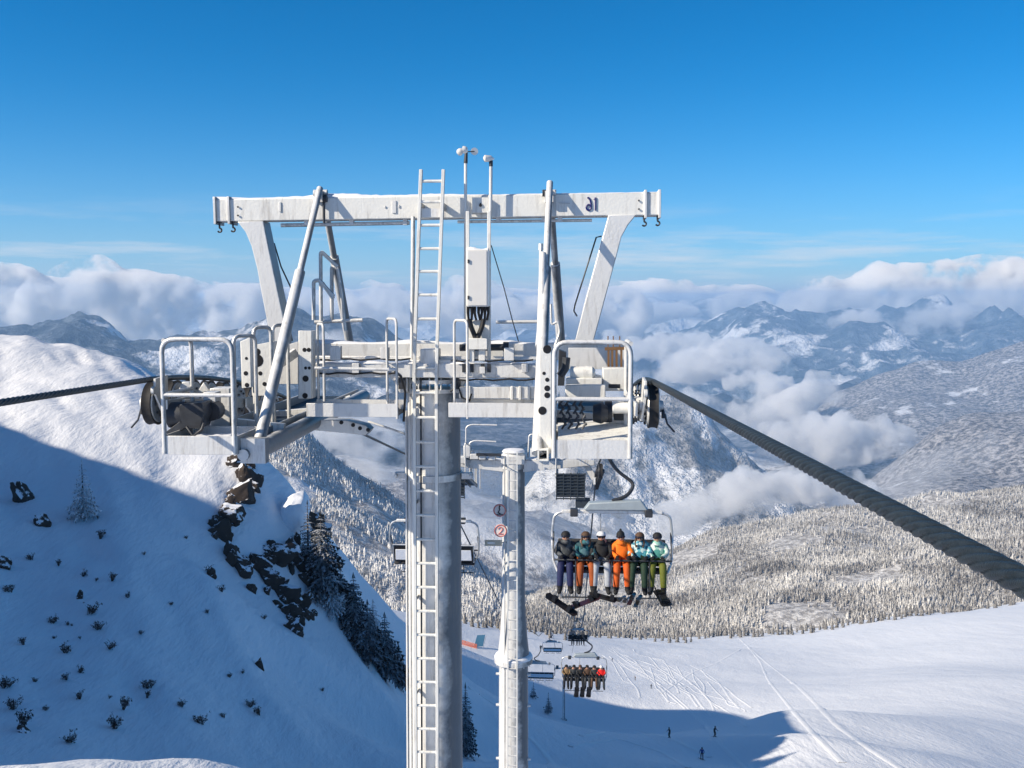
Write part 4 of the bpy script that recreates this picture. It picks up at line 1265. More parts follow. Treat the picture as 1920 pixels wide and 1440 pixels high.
MB().tube([b, b + V3((0, 0, .08))], .028, 8).build('sensor_head', M['dark_steel'], m2)
MB().lathe(b + V3((-.02, 0, .11)), (1, .3, 0), [(-.09, .02), (-.07, .05), (.02, .045), (.05, .02), (.07, .004)], 12).build('wind_vane', M['cabinet'], m2)

# cables and small fittings along the crossarm
mb = MB()
for (x0, x1, y, dy) in ((600, 770, 674, -.52), (850, 1000, 676, -.52), (600, 745, 700, -.50), (860, 1003, 712, -.5)):
    n = 9; pts = [Q(x0 + (x1 - x0) * i / n, y + 1.6 * math.sin(i * 1.9), dy) for i in range(n + 1)]; mb.tube(pts, .014, 6)
mb.tube([Q(735, 690, -.6), Q(752, 706, -.62), Q(760, 735, -.6), Q(757, 790, -.5)], .018, 6)
mb.tube([Q(845, 735, -.6), Q(858, 720, -.6), Q(866, 745, -.6), Q(880, 752, -.9), Q(884, 738, -.9)], .014, 6)
mb.build_each('cable', M['black'], tower)
mb = MB()
for px, py, w, h in ((630, 662, .16, .20), (668, 690, .10, .14), (722, 662, .12, .16), (955, 664, .14, .18), (985, 690, .10, .12), (905, 694, .08, .10)):
    mb.box(Q(px, py, -.54), (w, .09, h))
mb.build_each('junction_box', M['galv'], tower, bevel=.006)
mb = MB()
for px in (446, 1198): 
    for py in ((388, 404) if px < 800 else (376, 392)): mb.lathe(Q(px, py, -.17), (0, 1, 0), [(-.004, .014), (.01, .014)], 6)
mb.build_each('bolt', M['dark_steel'], tower)

# sheave trains
SR = .27
def sheave_mesh(m, c, s=1):
    m.lathe(c, (1, 0, 0), [(-.055, SR - .055), (-.055, SR), (-.02, SR - .012), (.02, SR - .012), (.055, SR), (.055, SR - .055)], 32, mi=0)
    m.lathe(c, (1, 0, 0), [(-.075, .08), (-.07, SR - .04), (-.05, SR - .03), (-.045, .1)], 32, mi=1)
    m.lathe(c, (1, 0, 0), [(.045, .1), (.05, SR - .03), (.07, SR - .04), (.075, .08)], 32, mi=1)
    m.lathe(c, (1, 0, 0), [(-.16, .05), (-.16, .075), (-.06, .085), (.06, .085), (.13, .06)], 16, mi=1)
    for k in range(8):
        a = k * math.pi / 4
        m.lathe(V3(c) + V3((-s * .08, .15 * math.cos(a), .15 * math.sin(a))), (1, 0, 0), [(-.014, .018), (.014, .018)], 6, mi=2)

def train(x, s, dys):
    """s = +1 when the catwalk is on the train's left, as at the right rope."""
    inn = x - s * .20
    fr = MB(); prev = None
    pts = [V3((inn, dy, LZ(rope_z(dy)) - SR - .06)) for dy in dys]
    for a, b in zip(pts[0::2], pts[1::2]):
        fr.beam(a + V3((0, -.12, 0)), b + V3((0, .12, 0)), .035, .16)
    mids = [(a + b) / 2 for a, b in zip(pts[0::2], pts[1::2])]
    for a, b in zip(mids[0::2], mids[1::2]):
        fr.prism([a + V3((-s * .05, 0, .06)), b + V3((-s * .05, 0, .06)), b + V3((-s * .05, 0, -.06)), (a + b) / 2 + V3((-s * .05, 0, -.30)), a + V3((-s * .05, 0, -.06))], (.035, 0, 0))
    c = (mids[0] + mids[-1]) / 2
    fr.beam(mids[0] + V3((-s * .10, 0, -.2)), mids[-1] + V3((-s * .10, 0, -.2)), .06, .2)
    o = fr.build('sheave_beam', M['galv_white'], tower, bevel=.006)
    for dy, p in zip(dys, pts):
        w = MB(); sheave_mesh(w, (x, dy, LZ(rope_z(dy)) - SR - .03), s); w.build('sheave', [M['rubber'], M['galv'], M['dark_steel']], o)
    # rope catcher at the uphill end
    e = V3((x, dys[0] - .28, LZ(rope_z(dys[0])) - .1))
    m = MB(); m.prism([V3((x - s * .10, dys[0] + .16, e.z + .14)), V3((x - s * .10, dys[0] - .20, e.z + .12)), V3((x - s * .10, dys[0] - .22, e.z - .06)), V3((x - s * .13, dys[0] - .02, e.z - .38)), V3((x - s * .13, dys[0] + .08, e.z - .38))], (.03, 0, 0))
    m.lathe((x - s * .10, dys[0] - .24, e.z - .02), (1, 0, 0), [(-.02, .05), (.02, .05)], 10)
    m.build('rope_catcher', M['galv_white'], o, bevel=.004)
    m = MB(); m.prism([V3((x + s * .13, dys[0] + .10, e.z - .20)), V3((x + s * .13, dys[0] - .1, e.z - .26)), V3((x + s * .13, dys[0] - .12, e.z - .33)), V3((x + s * .13, dys[0] + .12, e.z - .36))], (.02, 0, 0))
    m.tube([V3((x + s * .14, dys[0] - .08, e.z - .28)), V3((x + s * .17, dys[0] - .1, e.z - .40)), V3((x + s * .26, dys[0] - .1, e.z - .50))], .012, 6)
    m.build('catch_fork', M['dark_steel'], o)
dys = [-2.62 + .6 * k for k in range(10)]
train(RX, 1, dys); train(LX, -1, dys)
# struts from the girders out to the trains
mb = MB()
for dy in (-1.8, .3, 2.2):
    mb.beam((GX['r'], dy, gzR + .12), (RX - .28, dy, LZ(rope_z(dy)) - SR - .28), .10, .12)
    mb.beam((GX['l'], dy, gzL + .12), (LX + .28, dy, LZ(rope_z(dy)) - SR - .28), .10, .12)
mb.build_each('train_support', M['galv_white'], tower, bevel=.006)

# gear inside the left platform
mb = MB()
mb.prism([Q(345, 756, -2.6), Q(388, 752, -2.6), Q(392, 772, -2.6), Q(384, 800, -2.6), Q(352, 800, -2.6)], (0, .35, 0))
mb.lathe(Q(333, 778, -2.6), (1, .1, 0), [(-.1, .16), (.1, .17)], 18); mb.lathe(Q(400, 770, -2.4), (0, 1, 0), [(-.1, .12), (.1, .12)], 16)
mb.beam(Q(318, 815, -2.7), Q(345, 795, -2.7), .1, .1); mb.tube([Q(350, 800, -2.9), Q(362, 818, -2.95), Q(378, 806, -2.9), Q(384, 790, -2.9)], .02, 6)
mb.build('winch', M['dark_steel'], tower, bevel=.01)
mb = MB()
mb.prism([Q(334, 735, -2.1), Q(345, 715, -2.1), Q(358, 716, -2.1), Q(364, 734, -2.1)], (0, .1, 0)); mb.prism([Q(372, 735, -1.9), Q(384, 716, -1.9), Q(398, 735, -1.9)], (0, .1, 0))
mb.box(Q(398, 752, -2.3), (.16, .2, .24)); mb.box(Q(420, 762, -1.9), (.26, .3, .5))
mb.build_each('rocker_plate', M['galv_white'], tower, bevel=.008)
# gear inside the right platform
mb = MB(); a, b = Q(1066, 652, -1.2), Q(1172, 692, -1.2); mb.box(((a.x + b.x) / 2, -1.2, (a.z + b.z) / 2), (b.x - a.x, .05, a.z - b.z))
mb.build('shield_plate', M['galv'], tower, bevel=.004)
mb = MB()
for px in (1141, 1148, 1156, 1165): mb.beam(Q(px, 655, -1.6), Q(px, 700, -1.6), .028, .04, up=(0, 1, 0))
mb.beam(Q(1134, 654, -1.6), Q(1172, 653, -1.6), .05, .04)
for px in (1140, 1150, 1162): mb.tube([Q(px, 653, -1.6), Q(px, 630, -1.6)], .008, 5)
mb.build_each('weight_rod', M['brown_metal'], tower)
mb = MB()
a, b = Q(1130, 690, -1.9), Q(1174, 733, -1.9); mb.box(((a.x + b.x) / 2, -1.8, (a.z + b.z) / 2), (b.x - a.x, .24, a.z - b.z))
mb.lathe(Q(1078, 700, -1.9), (1, 0, 0), [(-.06, .09), (.22, .09), (.26, .05)], 16)
mb.tube([Q(1094, 697, -1.9), Q(1100, 688, -1.9), Q(1108, 690, -1.9), Q(1114, 703, -1.9), Q(1128, 706, -1.9)], .018, 6)
mb.box(Q(1095, 715, -1.9), (.46, .25, .10)); mb.beam(Q(1060, 733, -2.2), Q(1135, 733, -2.2), .16, .16)
mb.box(Q(1165, 768, -2.2), (.22, .2, .18)); mb.lathe(Q(1160, 765, -2.5), (1, 0, 0), [(-.08, .07), (.12, .07)], 14)
mb.build_each('drive_box', M['paint_white'], tower, bevel=.012)
mb = MB(); a = Q(1152, 724, -2.05); mb.box(a, (.15, .05, .05))
mb.lathe(Q(1127, 775, -2.5), (1, 0, 0), [(-.1, .10), (.0, .13), (.08, .09)], 16); mb.lathe(Q(1140, 772, -2.4), (1, 0, 0), [(-.04, .13), (.05, .13)], 16)
mb.box(Q(1163, 780, -2.3), (.16, .1, .1)); mb.prism([Q(1048, 655, -2.4), Q(1062, 660, -2.4), Q(1058, 722, -2.4), Q(1046, 722, -2.4)], (0, .2, 0))
mb.tube([Q(1050, 705, -2.6), Q(1060, 690, -2.6), Q(1062, 670, -2.6)], .05, 8)
mb.build_each('drive_gear', M['dark_steel'], tower, bevel=.006)
# sloping apron of the right platform, back of the tray
mb = MB(); a, b, c, d = Q(1046, 795, -2.3), Q(1180, 795, -2.3), Q(1180, 826, -3.0), Q(1046, 826, -3.0)
mb.prism([a, b, c, d], (0, .0, .03)); mb.build('apron_plate', M['paint_white'], tower)
# chains hanging in the right platform
mb = MB()
for px in (1052, 1064, 1078, 1090):
    p0, p1 = Q(px, 757, -2.7), Q(px + 6, 800, -2.75)
    for i in range(7):
        cpt = p0 + (p1 - p0) * (i / 6)
        mb.tube([cpt + V3((-.02 if i % 2 else .02, 0, .05)), cpt + V3((.03 if i % 2 else -.03, 0, -.03))], .014, 6)
mb.build('chain', M['dark_steel'], tower)
# dark toothed rubbing strip under the right platform

# ---------------------------------------------------------------- haul ropes
def rope_pts(lx, far):
    pts = []
    for dy in np.concatenate([np.linspace(-13.4, -2.7, 30), np.linspace(-2.6, 3.2, 24), np.linspace(4, 19.5, 12)]):
        pts.append(TF.pos + ACR * lx + DIRV * dy + V3((0, 0, LZ(rope_z(dy)))))
    return pts + far
# uphill ends: through the picture's edges
rnear = [P(2090, 1186, 2.2), P(1920, 1095, 2.78)]
def near_line(p_far, p_edge, n, ext):
    d = (p_edge - p_far); return [p_far + d * t for t in np.linspace(ext, 0, n)]
WR = TF.world(V3((RX, -2.7, LZ(rope_z(-2.7))))); WL = TF.world(V3((LX, -2.7, LZ(rope_z(-2.7)))))
edgeR = P(1920, 1092, 11.9 * (1225 - 1070) / (1920 - 1070)); edgeL = P(0, 755, 11.9 * (1070 - 283) / 1070)
RR = .034
def twisted(a, b, name, label):
    """Six-strand rope as real twisted geometry between two points."""
    d = b - a; ln = d.length; t = d.normalized(); x = t.cross(V3((0, 0, 1))).normalized(); y = x.cross(t)
    n, nang = int(ln / .014), 54; lay = .50
    s = np.linspace(0, ln, n)[:, None]; th = np.linspace(0, 2 * np.pi, nang, endpoint=False)[None, :]
    ph = np.mod(th - 2 * np.pi * s / lay, np.pi / 3) - np.pi / 6
    r = RR * 1.02 * (.66 * np.cos(ph) + np.sqrt(np.maximum(.36 ** 2 - (.66 * np.sin(ph)) ** 2, 0)))
    pts = np.array(a)[None, None] + s[..., None] * np.array(t) + (r * np.cos(th))[..., None] * np.array(x) + (r * np.sin(th))[..., None] * np.array(y)
    idx = np.arange(n * nang).reshape(n, nang); nxt = np.roll(idx, -1, 1)
    f = np.stack([idx[:-1].ravel(), nxt[:-1].ravel(), nxt[1:].ravel(), idx[1:].ravel()], -1)
    return pts.reshape(-1, 3), f
def haul_rope(lx, far, edge, W, label, sag_ext):
    a = W + (edge - W) * sag_ext
    v1, f1 = twisted(a, W, '', '')
    m = MB(); pts = [p for p in rope_pts(lx, far) if p.y > W.y - .001]
    m.tube([W] + pts[1:], RR, 8)
    v2 = np.array(m.v); 
    f2 = np.array([q for q in m.f if len(q) == 4])
    o = np_mesh('haul_rope', np.concatenate([v1, v2]), np.concatenate([f1, f2 + len(v1)]), M['rope'])
    tag(o, label, 'cable')
    return o
TPOS2 = P(963, 560, 35.0)
far_r = [P(1123, 562 + (5.97) * F / 35, 35)] 
def line_r(D, z): r_ = P(1070 + (1123 - 1070) * 35.0 / D, 560, D); r_.z = z; return r_
def line_l(D, z, px): r_ = P(px, 560, D); r_.z = z; return r_
farR = [line_r(35, -6.0), line_r(37, -6.7), line_r(66, -22.0), line_r(100, -35), line_r(140, -48), line_r(290, -107)]
farL = [line_l(35, -6.0, 800), line_l(37, -6.7, 815), line_l(66, -21.5, 945), line_l(98, -34.4, 1012), line_l(150, -50.5, 1035), line_l(290, -107, 1046)]
haul_rope(RX, farR, edgeR, WR, 'thick dark twisted steel cable sweeping off the right sheave to the lower right', 1.85)
haul_rope(LX, farL, edgeL, WL, 'dark steel cable leaving the left sheave across the snowy slope to the left edge', 5.6)

# ---------------------------------------------------------------- the second tower, down the line
T2 = Frame(TPOS2, gz(TPOS2.x, TPOS2.y) - .4)
A = T2.at
tw2 = empty('lift_tower', T2.pos, -YAW)
tag(tw2, 'slimmer steel lift tower with a flanged waist, standing behind the biggest one', 'lift tower')
zt2 = A(963, 852).z; zf2 = A(961, 1236).z
mb = MB()
mb.lathe((0, 0, -1), (0, 0, 1), [(0, .56), (zf2 + 1.0, .53)], 40)
mb.lathe((0, 0, zf2), (0, 0, 1), [(0, .60), (.9, .50), (2.2, .42), (zt2 - zf2, .40)], 40)
mb.build('shaft', M['galv'], tw2)
mb = MB(); mb.lathe((0, 0, zf2), (0, 0, 1), [(-.10, .58), (-.08, .70), (.08, .70), (.10, .60)], 40)
mb.build('flange', M['galv_white'], tw2)
mb = MB(); mb.lathe((0, 0, zf2 + .07), (0, 0, 1), [(0, .68), (.06, .70), (.12, .66), (.17, .57)], 32); mb.build('snow_cap', M['snow_cap'], tw2)
mb = MB()
for k in range(14):
    a = 6.283 * k / 14; mb.lathe((.65 * math.cos(a), .65 * math.sin(a), zf2 - .1), (0, 0, 1), [(-.06, .02), (0, .02)], 6)
for zz in (A(961, 1262).z, A(961, 1320).z, A(961, 1420).z):
    for s in (-1, 1): mb.lathe((s * .56, -.1, zz), (1, 0, 0), [(-.08, .05), (.08, .05)], 8)
mb.build_each('bolt', M['galv_white'], tw2)
ly = -.72
mb = MB()
for px in (952, 969): a = A(px, 1440, ly); b = A(px + .5, 846, ly); mb.beam((a.x, ly, .2), (b.x, ly, b.z), .05, .05, up=(0, 1, 0))
lad2 = mb.build('ladder', M['paint_white'], tw2)
mb = MB(); z = zt2 - .1; xa, xb = A(952, 1200, ly).x, A(969, 1200, ly).x
while z > .4: mb.tube([(xa, ly, z), (xb, ly, z)], .022, 6); z -= .36
mb.build_each('rung', M['galv'], lad2)
for x in (A(946, 1000, -.45).x,):
    mb = MB(); mb.tube([(x, -.45, .2), (x, -.45, zt2)], .03, 6); mb.build('cable_conduit', M['galv'], tw2)
# crossarm, tapered to its tips
GA = 3.05; za = A(963, 870).z
for s in (-1, 1):
    m = MB(); m.prism([(s * .35, 0, za + .16), (s * 2.9, 0, za + .20), (s * 2.9, 0, za + .02), (s * .35, 0, za - .26)], (0, .42, 0)); m.build('crossarm', M['galv_white'], tw2, bevel=.015)
    snow = MB(); snow.prism([(s * .4, 0, za + .165), (s * 1.2, 0, za + .25), (s * 2.0, 0, za + .23), (s * 2.7, 0, za + .26), (s * 2.85, 0, za + .2)], (0, .34, 0)); snow.build('snow_cap', M['snow_cap'], tw2, bevel=.03)
m = MB(); m.lathe((0, 0, zt2 - .5), (0, 0, 1), [(0, .44), (.5, .44), (.62, .25)], 24); m.box((0, -.1, zt2 - .15), (.85, .7, .3)); m.build('head_block', M['galv_white'], tw2, bevel=.02)
m = MB(); m.lathe((0, 0, zt2 + .1), (0, 0, 1), [(0, .42), (.08, .36), (.12, .1)], 20); m.build('snow_cap', M['snow_cap'], tw2)
for s in (-1, 1):
    # catwalk hanging inside each rope, train of sheaves outside
    xw = s * 2.05
    m = MB(); zc = A(1082, 868).z
    for k in range(5): m.beam((xw - .5 + .25 * k, -1.9, zc - .1), (xw - .5 + .25 * k, 2.4, zc - 1.35), .04, .10)
    m.beam((xw, -1.9, zc - .06), (xw, 2.4, zc - 1.31), 1.05, .035, mi=1)
    m.build('catwalk', [M['galv'], M['grating']], tw2)
    m = MB(); m.box((xw, -1.93, zc - .45), (.96, .03, .80))
    for k in range(9): m.box((xw, -1.96, zc - .06 - .105 * k), (1.0, .05, .035))
    for k in range(5): m.box((xw - .48 + .24 * k, -1.965, zc - .48), (.03, .05, .92))
    m.box((xw + s * .42, -1.9, zc - 1.05), (.5, .05, .35)); m.build('front_guard', M['grating'], tw2)
    for dy in (-1.8, .2, 2.2):
        zz = zc - .1 - (dy + 1.9) * .29
        hoop('r', [(xw - s * .5, dy, zz), (xw - s * .5, dy, zz + 1.1), (xw - s * .5, dy + 1.5, zz + .75), (xw - s * .5, dy + 1.5, zz - .4)], .022, 6).build('railing', M['rail'], tw2)
    fr = MB()
    bm_ = None
    fr.beam((s * (GA - .2), -2.2, za - .18), (s * (GA - .2), 2.2, za - 1.25), .06, .22); fr.beam((s * 2.6, 0, za), (s * (GA - .15), 0, za - .5), .14, .2)
    fo = fr.build('sheave_beam', M['galv_white'], tw2)
    for k in range(8):
        dy = -2.3 + .62 * k
        w = MB(); rz_ = LZ2 = (-6.0 - .2395 * dy - .018 * (dy + 2.3) ** 2 * .5) - T2.pos.z
        sheave_mesh(w, (s * GA, dy, rz_ - SR - .03), s); w.build('sheave', [M['rubber'], M['dark_steel'], M['dark_steel']], fo)
for pts in ([(873, 860), (874, 800), (884, 796), (932, 797)], [(879, 862), (880, 830), (890, 826), (930, 828)], [(990, 858), (992, 815), (1020, 812), (1044, 814), (1045, 860)], [(1000, 858), (1001, 800), (1030, 797)]):
    hoop('r', [A(x, y, .2) for x, y in pts], .028, 6).build('railing', M['galv_white'], tw2)
m = MB()
for px, py, w, h in ((876, 845, .25, .4), (890, 855, .3, .2), (905, 857, .25, .15), (923, 858, .25, .15), (1000, 848, .2, .3), (1022, 852, .3, .18), (868, 862, .2, .25)):
    m.box(A(px, py, -.3), (w, .3, h))
m.build_each('bracket', M['galv_white'], tw2, bevel=.02)
m = MB(); m.beam(A(893, 852, -.5), A(940, 853, -.5), .05, .10); m.build('cable_tray', M['dark_steel'], tw2)

# round red-and-white warning signs beside its ladder
M['sign_white'] = plain('sign_white', (.78, .76, .74), rough=.4, var=.03)
M['sign_red'] = plain('sign_red', (.66, .22, .20), rough=.4, var=.05)
def sign(px, py, r, mark, label):
    c = T2.world(A(px, py, -.55)); s = empty('warning_sign', c, -YAW)
    tag(s, label, 'sign')
    MB().lathe((0, .012, 0), (0, 1, 0), [(-.012, r), (.012, r)], 32).build('sign_plate', M['sign_white'], s)
    m = MB(); m.tube([(r * .88 * math.cos(a), -.004, r * .88 * math.sin(a)) for a in np.linspace(0, 2 * math.pi, 41)], r * .10, 6)
    m.build('red_ring', M['sign_red'], s)
    m = MB()
    if mark == 'skier':
        m.tube([(-.02 * r / .2, -.01, .10 * r / .2), (.0, -.01, .02 * r / .2), (-.05 * r / .2, -.01, -.06 * r / .2), (.02 * r / .2, -.01, -.11 * r / .2)], r * .10, 6)
        m.lathe((0, -.01, .13 * r / .2), (0, 1, 0), [(-.01, r * .14), (.01, r * .14)], 12); m.tube([(-.09 * r / .2, -.01, -.12 * r / .2), (.09 * r / .2, -.01, -.12 * r / .2)], r * .06, 5)
        m.build('skier_symbol', M['black'], s)
    else:
        pts = [(-.07, .05), (-.055, .09), (0, .11), (.055, .085), (.06, .04), (.0, -.03), (-.07, -.10), (.08, -.10)]
        m.tube([(x * r / .2, -.01, z * r / .2) for x, z in pts], r * .085, 6); m.build('number', M['sign_red'], s)
    m = MB(); m.tube([(0, .04, -.05), (.48 * 1, .30, -.05)], .018, 6); m.build('bracket', M['galv'], s)
sign(937, 957, .235, 'skier', 'upper round red-ringed sign with a dark figure, left of the slim tower shaft')
sign(938.5, 995, .235, 'two', 'lower round red-ringed sign with a red numeral, under the other round sign')
c = T2.world(A(925, 1018, -.55)); s_ = empty('notice_board', c, -YAW); tag(s_, 'small cream rectangular notice plate below the two round red signs', 'sign')
MB().box((0, 0, 0), (.62, .025, .22)).build('sign_plate', plain('sign_cream', (.62, .55, .42), rough=.5), s_, bevel=.01)
m = MB(); m.box((-.08, -.016, .0), (.26, .008, .07)); m.build('sign_text_bar', M['galv'], s_)
m = MB(); m.tube([(.2, .02, 0), (.75, .3, 0)], .018, 6); m.build('bracket', M['galv'], s_)

# ---------------------------------------------------------------- far pylon
def far_pylon(px, pyt, D, label, base=None, arm=5.5):
    t = P(px, pyt, D); zb_ = gz(t.x, t.y)
    r = empty('lift_pylon', (t.x, t.y, zb_ - .5), -YAW); tag(r, label, 'lift tower')
    h = t.z - zb_ + .5
    MB().lathe((0, 0, 0), (0, 0, 1), [(0, .46), (h, .34)], 16).build('shaft', M['galv'], r)
    MB().beam((-arm / 2, 0, h - .2), (arm / 2, 0, h - .2), .35, .35).build('crossarm', M['galv'], r)
    for s in (-1, 1):
        m = MB(); m.beam((s * arm / 2, -2.2, h + .2), (s * arm / 2, 2.2, h - .9), .25, .45); m.build('sheave_beam', M['dark_steel'], r)
        m = MB(); m.box((s * (arm / 2 - .8), 0, h + .1), (.8, 3.0, .08)); m.build('catwalk', M['grating'], r)
    m = MB(); m.lathe((0, 0, 0), (0, 0, 1), [(0, 1.1), (.8, 1.0)], 8); m.build('footing', M['galv'], r)
far_pylon(1057, 1252, 290, 'thin grey pylon far down the line, foot in blue shade')

# ---------------------------------------------------------------- chairs
M['pad'] = plain('seat_pad', (.025, .027, .032), rough=.65, var=.2)
M['pad_pale'] = frosted('back_shell', (.10, .11, .12), lo=.45, hi=.6, scale=5)
M['chair_frame'] = frosted('chair_frame', (.38, .41, .44), lo=.5, hi=.75, scale=5, rough=.4, metal=.3)
M['cover_grey'] = plain('cover_plate', (.36, .42, .46), rough=.4, var=.1)
def make_chair(loc, rz, label, group, snowy=False):
    """Six-seat chair; origin on the seat, facing -y; the rope grip is 3.25 m above."""
    c = empty('lift_chair', loc, rz); tag(c, label, 'ski lift chair', group)
    W = 1.42
    m = MB(); m.prism([(-W, -.42, .0), (W, -.42, .0), (W, .12, -.06), (-W, .12, -.06)], (0, 0, .10)); m.build('seat', M['pad'], c, bevel=.03)
    m = MB(); m.prism([(-W, .12, .02), (W, .12, .02), (W, .30, .68), (-W, .30, .68)], (0, .07, .02)); bk = m.build('backrest', M['pad'], c, bevel=.025)
    m = MB()
    for k in range(7): x = -W + .01 + k * (2 * W - .02) / 6; m.tube([(x, .20, .02), (x, .35, .66)], .018, 6)
    m.tube([(-W, .36, .66), (W, .36, .66)], .022, 6); m.build('back_frame', M['chair_frame'], bk)
    if snowy:
        m = MB(); m.prism([(-W + .08, .245, .10), (W - .08, .245, .10), (W - .1, .37, .50), (-W + .1, .37, .50)], (0, .03, .0)); m.build('snow_cap', M['snow_cap'], bk, bevel=.012)
        m = MB(); m.box((0, -.12, .09), (2 * W - .2, .35, .07)); m.build('snow_cap', M['snow_cap'], c, bevel=.03)
    for s in (-1, 1):
        hoop('f', [(s * W, -.40, -.02), (s * (W + .12), -.2, .22), (s * (W + .16), .10, .9), (s * (W + .10), .1, 1.38), (s * (W - .2), .1, 1.47), (0, .1, 1.47)], .035, 8, .28).build('side_frame', M['chair_frame'], c)
    m = MB(); m.beam((-W + .1, .1, 1.47), (W - .1, .1, 1.47), .10, .09)
    m.build('top_beam', M['galv_white'], c, bevel=.015)
    m = MB(); m.prism([(-.75, .1, 1.53), (.95, .1, 1.53), (.75, .1, 1.80), (-.60, .1, 1.72)], (0, .30, 0)); m.build('suspension_plate', M['cover_grey'], c, bevel=.03)
    m = MB()
    for x in (-1.0, .95): m.box((x, .02, 1.46), (.20, .22, .20)); 
    m.build_each('damper', M['dark_steel'], c, bevel=.02)
    hoop('h', [(-.10, .15, 3.18), (-.10, .15, 2.9), (.12, .5, 2.5), (.62, .45, 2.15), (.40, .2, 1.86), (0, .12, 1.76)], .05, 8, .3).build('hanger', M['dark_steel'], c)
    m = MB(); m.box((-.10, .05, 3.20), (.16, .42, .22)); m.lathe((-.10, -.1, 3.2), (1, 0, 0), [(-.12, .10), (.12, .10)], 12); m.build('rope_grip', M['dark_steel'], c, bevel=.02)
    m = MB(); m.tube([(-.30, .12, 1.5), (-.30, .2, .6)], .018, 6); m.build('centre_rod', M['chair_frame'], c)
    m = MB(); z = .30
    m.tube([(-W - .12, .1, .92), (-W - .10, -.42, z), (W + .10, -.42, z), (W + .12, .1, .92)], .026, 8); bar = m.build('safety_bar', M['dark_steel'], c)
    m = MB()
    for x in (-.95, -.02, .95): m.tube([(x, -.42, z), (x, -.66, -.25), (x, -.70, -.60)], .018, 6); m.tube([(x - .36, -.70, -.60), (x + .36, -.70, -.60)], .02, 6)
    m.build_each('footrest', M['dark_steel'], bar)
    return c
def seat_point(pt): return pt - V3((0, 0, 3.25))
ropeR25 = TF.world(V3((RX, 10.9, LZ(rope_z(10.9)))))
chair1_pos = P(1147, 1064, 25.4)
chair1 = make_chair(chair1_pos, -YAW, 'six-seat chair carrying six riders in bright ski clothes towards the camera', 'chairs hanging on the lift')
ch_l = make_chair(P(815, 1052, 34.0), math.pi - YAW, 'empty chair with snow on its back, half hidden behind the biggest tower', 'chairs hanging on the lift', True)
chair2_pos = P(1095, 1272, 66)
chair2 = copy_tree(chair1); chair2.location = chair2_pos
chair2['label'] = 'second chair down the line, packed with dark-clad riders and one in red'
chair3_pos = P(1083.5, 1200, 140)
chair3 = copy_tree(chair1); chair3.location = chair3_pos; chair3['label'] = 'tiny far chair against the snow just above the packed second chair'
for px, py, D, lab in ((1012, 1270, 98, 'empty dark chair seen from behind, right of the slim tower in blue shade'),
                       (1036, 1221, 150, 'small empty chair at the edge of the blue shade, left of the packed chair')):
    k = copy_tree(ch_l); k.location = P(px, py, D); k['label'] = lab
# rope grips must sit on the rope: run the far rope through them (rope built from these points)

# ---------------------------------------------------------------- people
def person_mesh(J, E, mats_of, name):
    """One skinned body from joints J {name: (pos, radius)} and bones E; faces take the clothing of their nearest bone."""
    names = list(J); idx = {n: i for i, n in enumerate(names)}
    me = bpy.data.meshes.new(name); me.from_pydata([J[n][0] for n in names], [(idx[a], idx[b]) for a, b in E], [])
    o = bpy.data.objects.new(name, me); COL.objects.link(o)
    o.modifiers.new('skin', 'SKIN'); sub = o.modifiers.new('sub', 'SUBSURF'); sub.levels = 1; sub.render_levels = 1
    sv = me.skin_vertices[0].data
    for i, n in enumerate(names):
        r = J[n][1]; sv[i].radius = r if isinstance(r, tuple) else (r, r)
        sv[i].use_root = (n == 'pelvis')
    dg = bpy.context.evaluated_depsgraph_get(); dg.update()
    out = bpy.data.meshes.new_from_object(o.evaluated_get(dg))
    bpy.data.objects.remove(o)
    co = [(V3(J[a][0]), V3(J[b][0]), a, b) for a, b in E]
    for p in out.polygons:
        c = p.center; best = 1e9; key = None
        for a, b, na, nb in co:
            d = b - a; t = max(0, min(1, (c - a).dot(d) / max(d.length_squared, 1e-9)))
            q = (a + d * t - c).length
            if q < best: best = q; key = (na, nb)
        p.material_index = mats_of(key, c)
        p.use_smooth = True
    # nose
    if 'head' in J:
        h = V3(J['head'][0]); fd = J['_face'] if '_face' in J else V3((0, -1, 0))
    return out

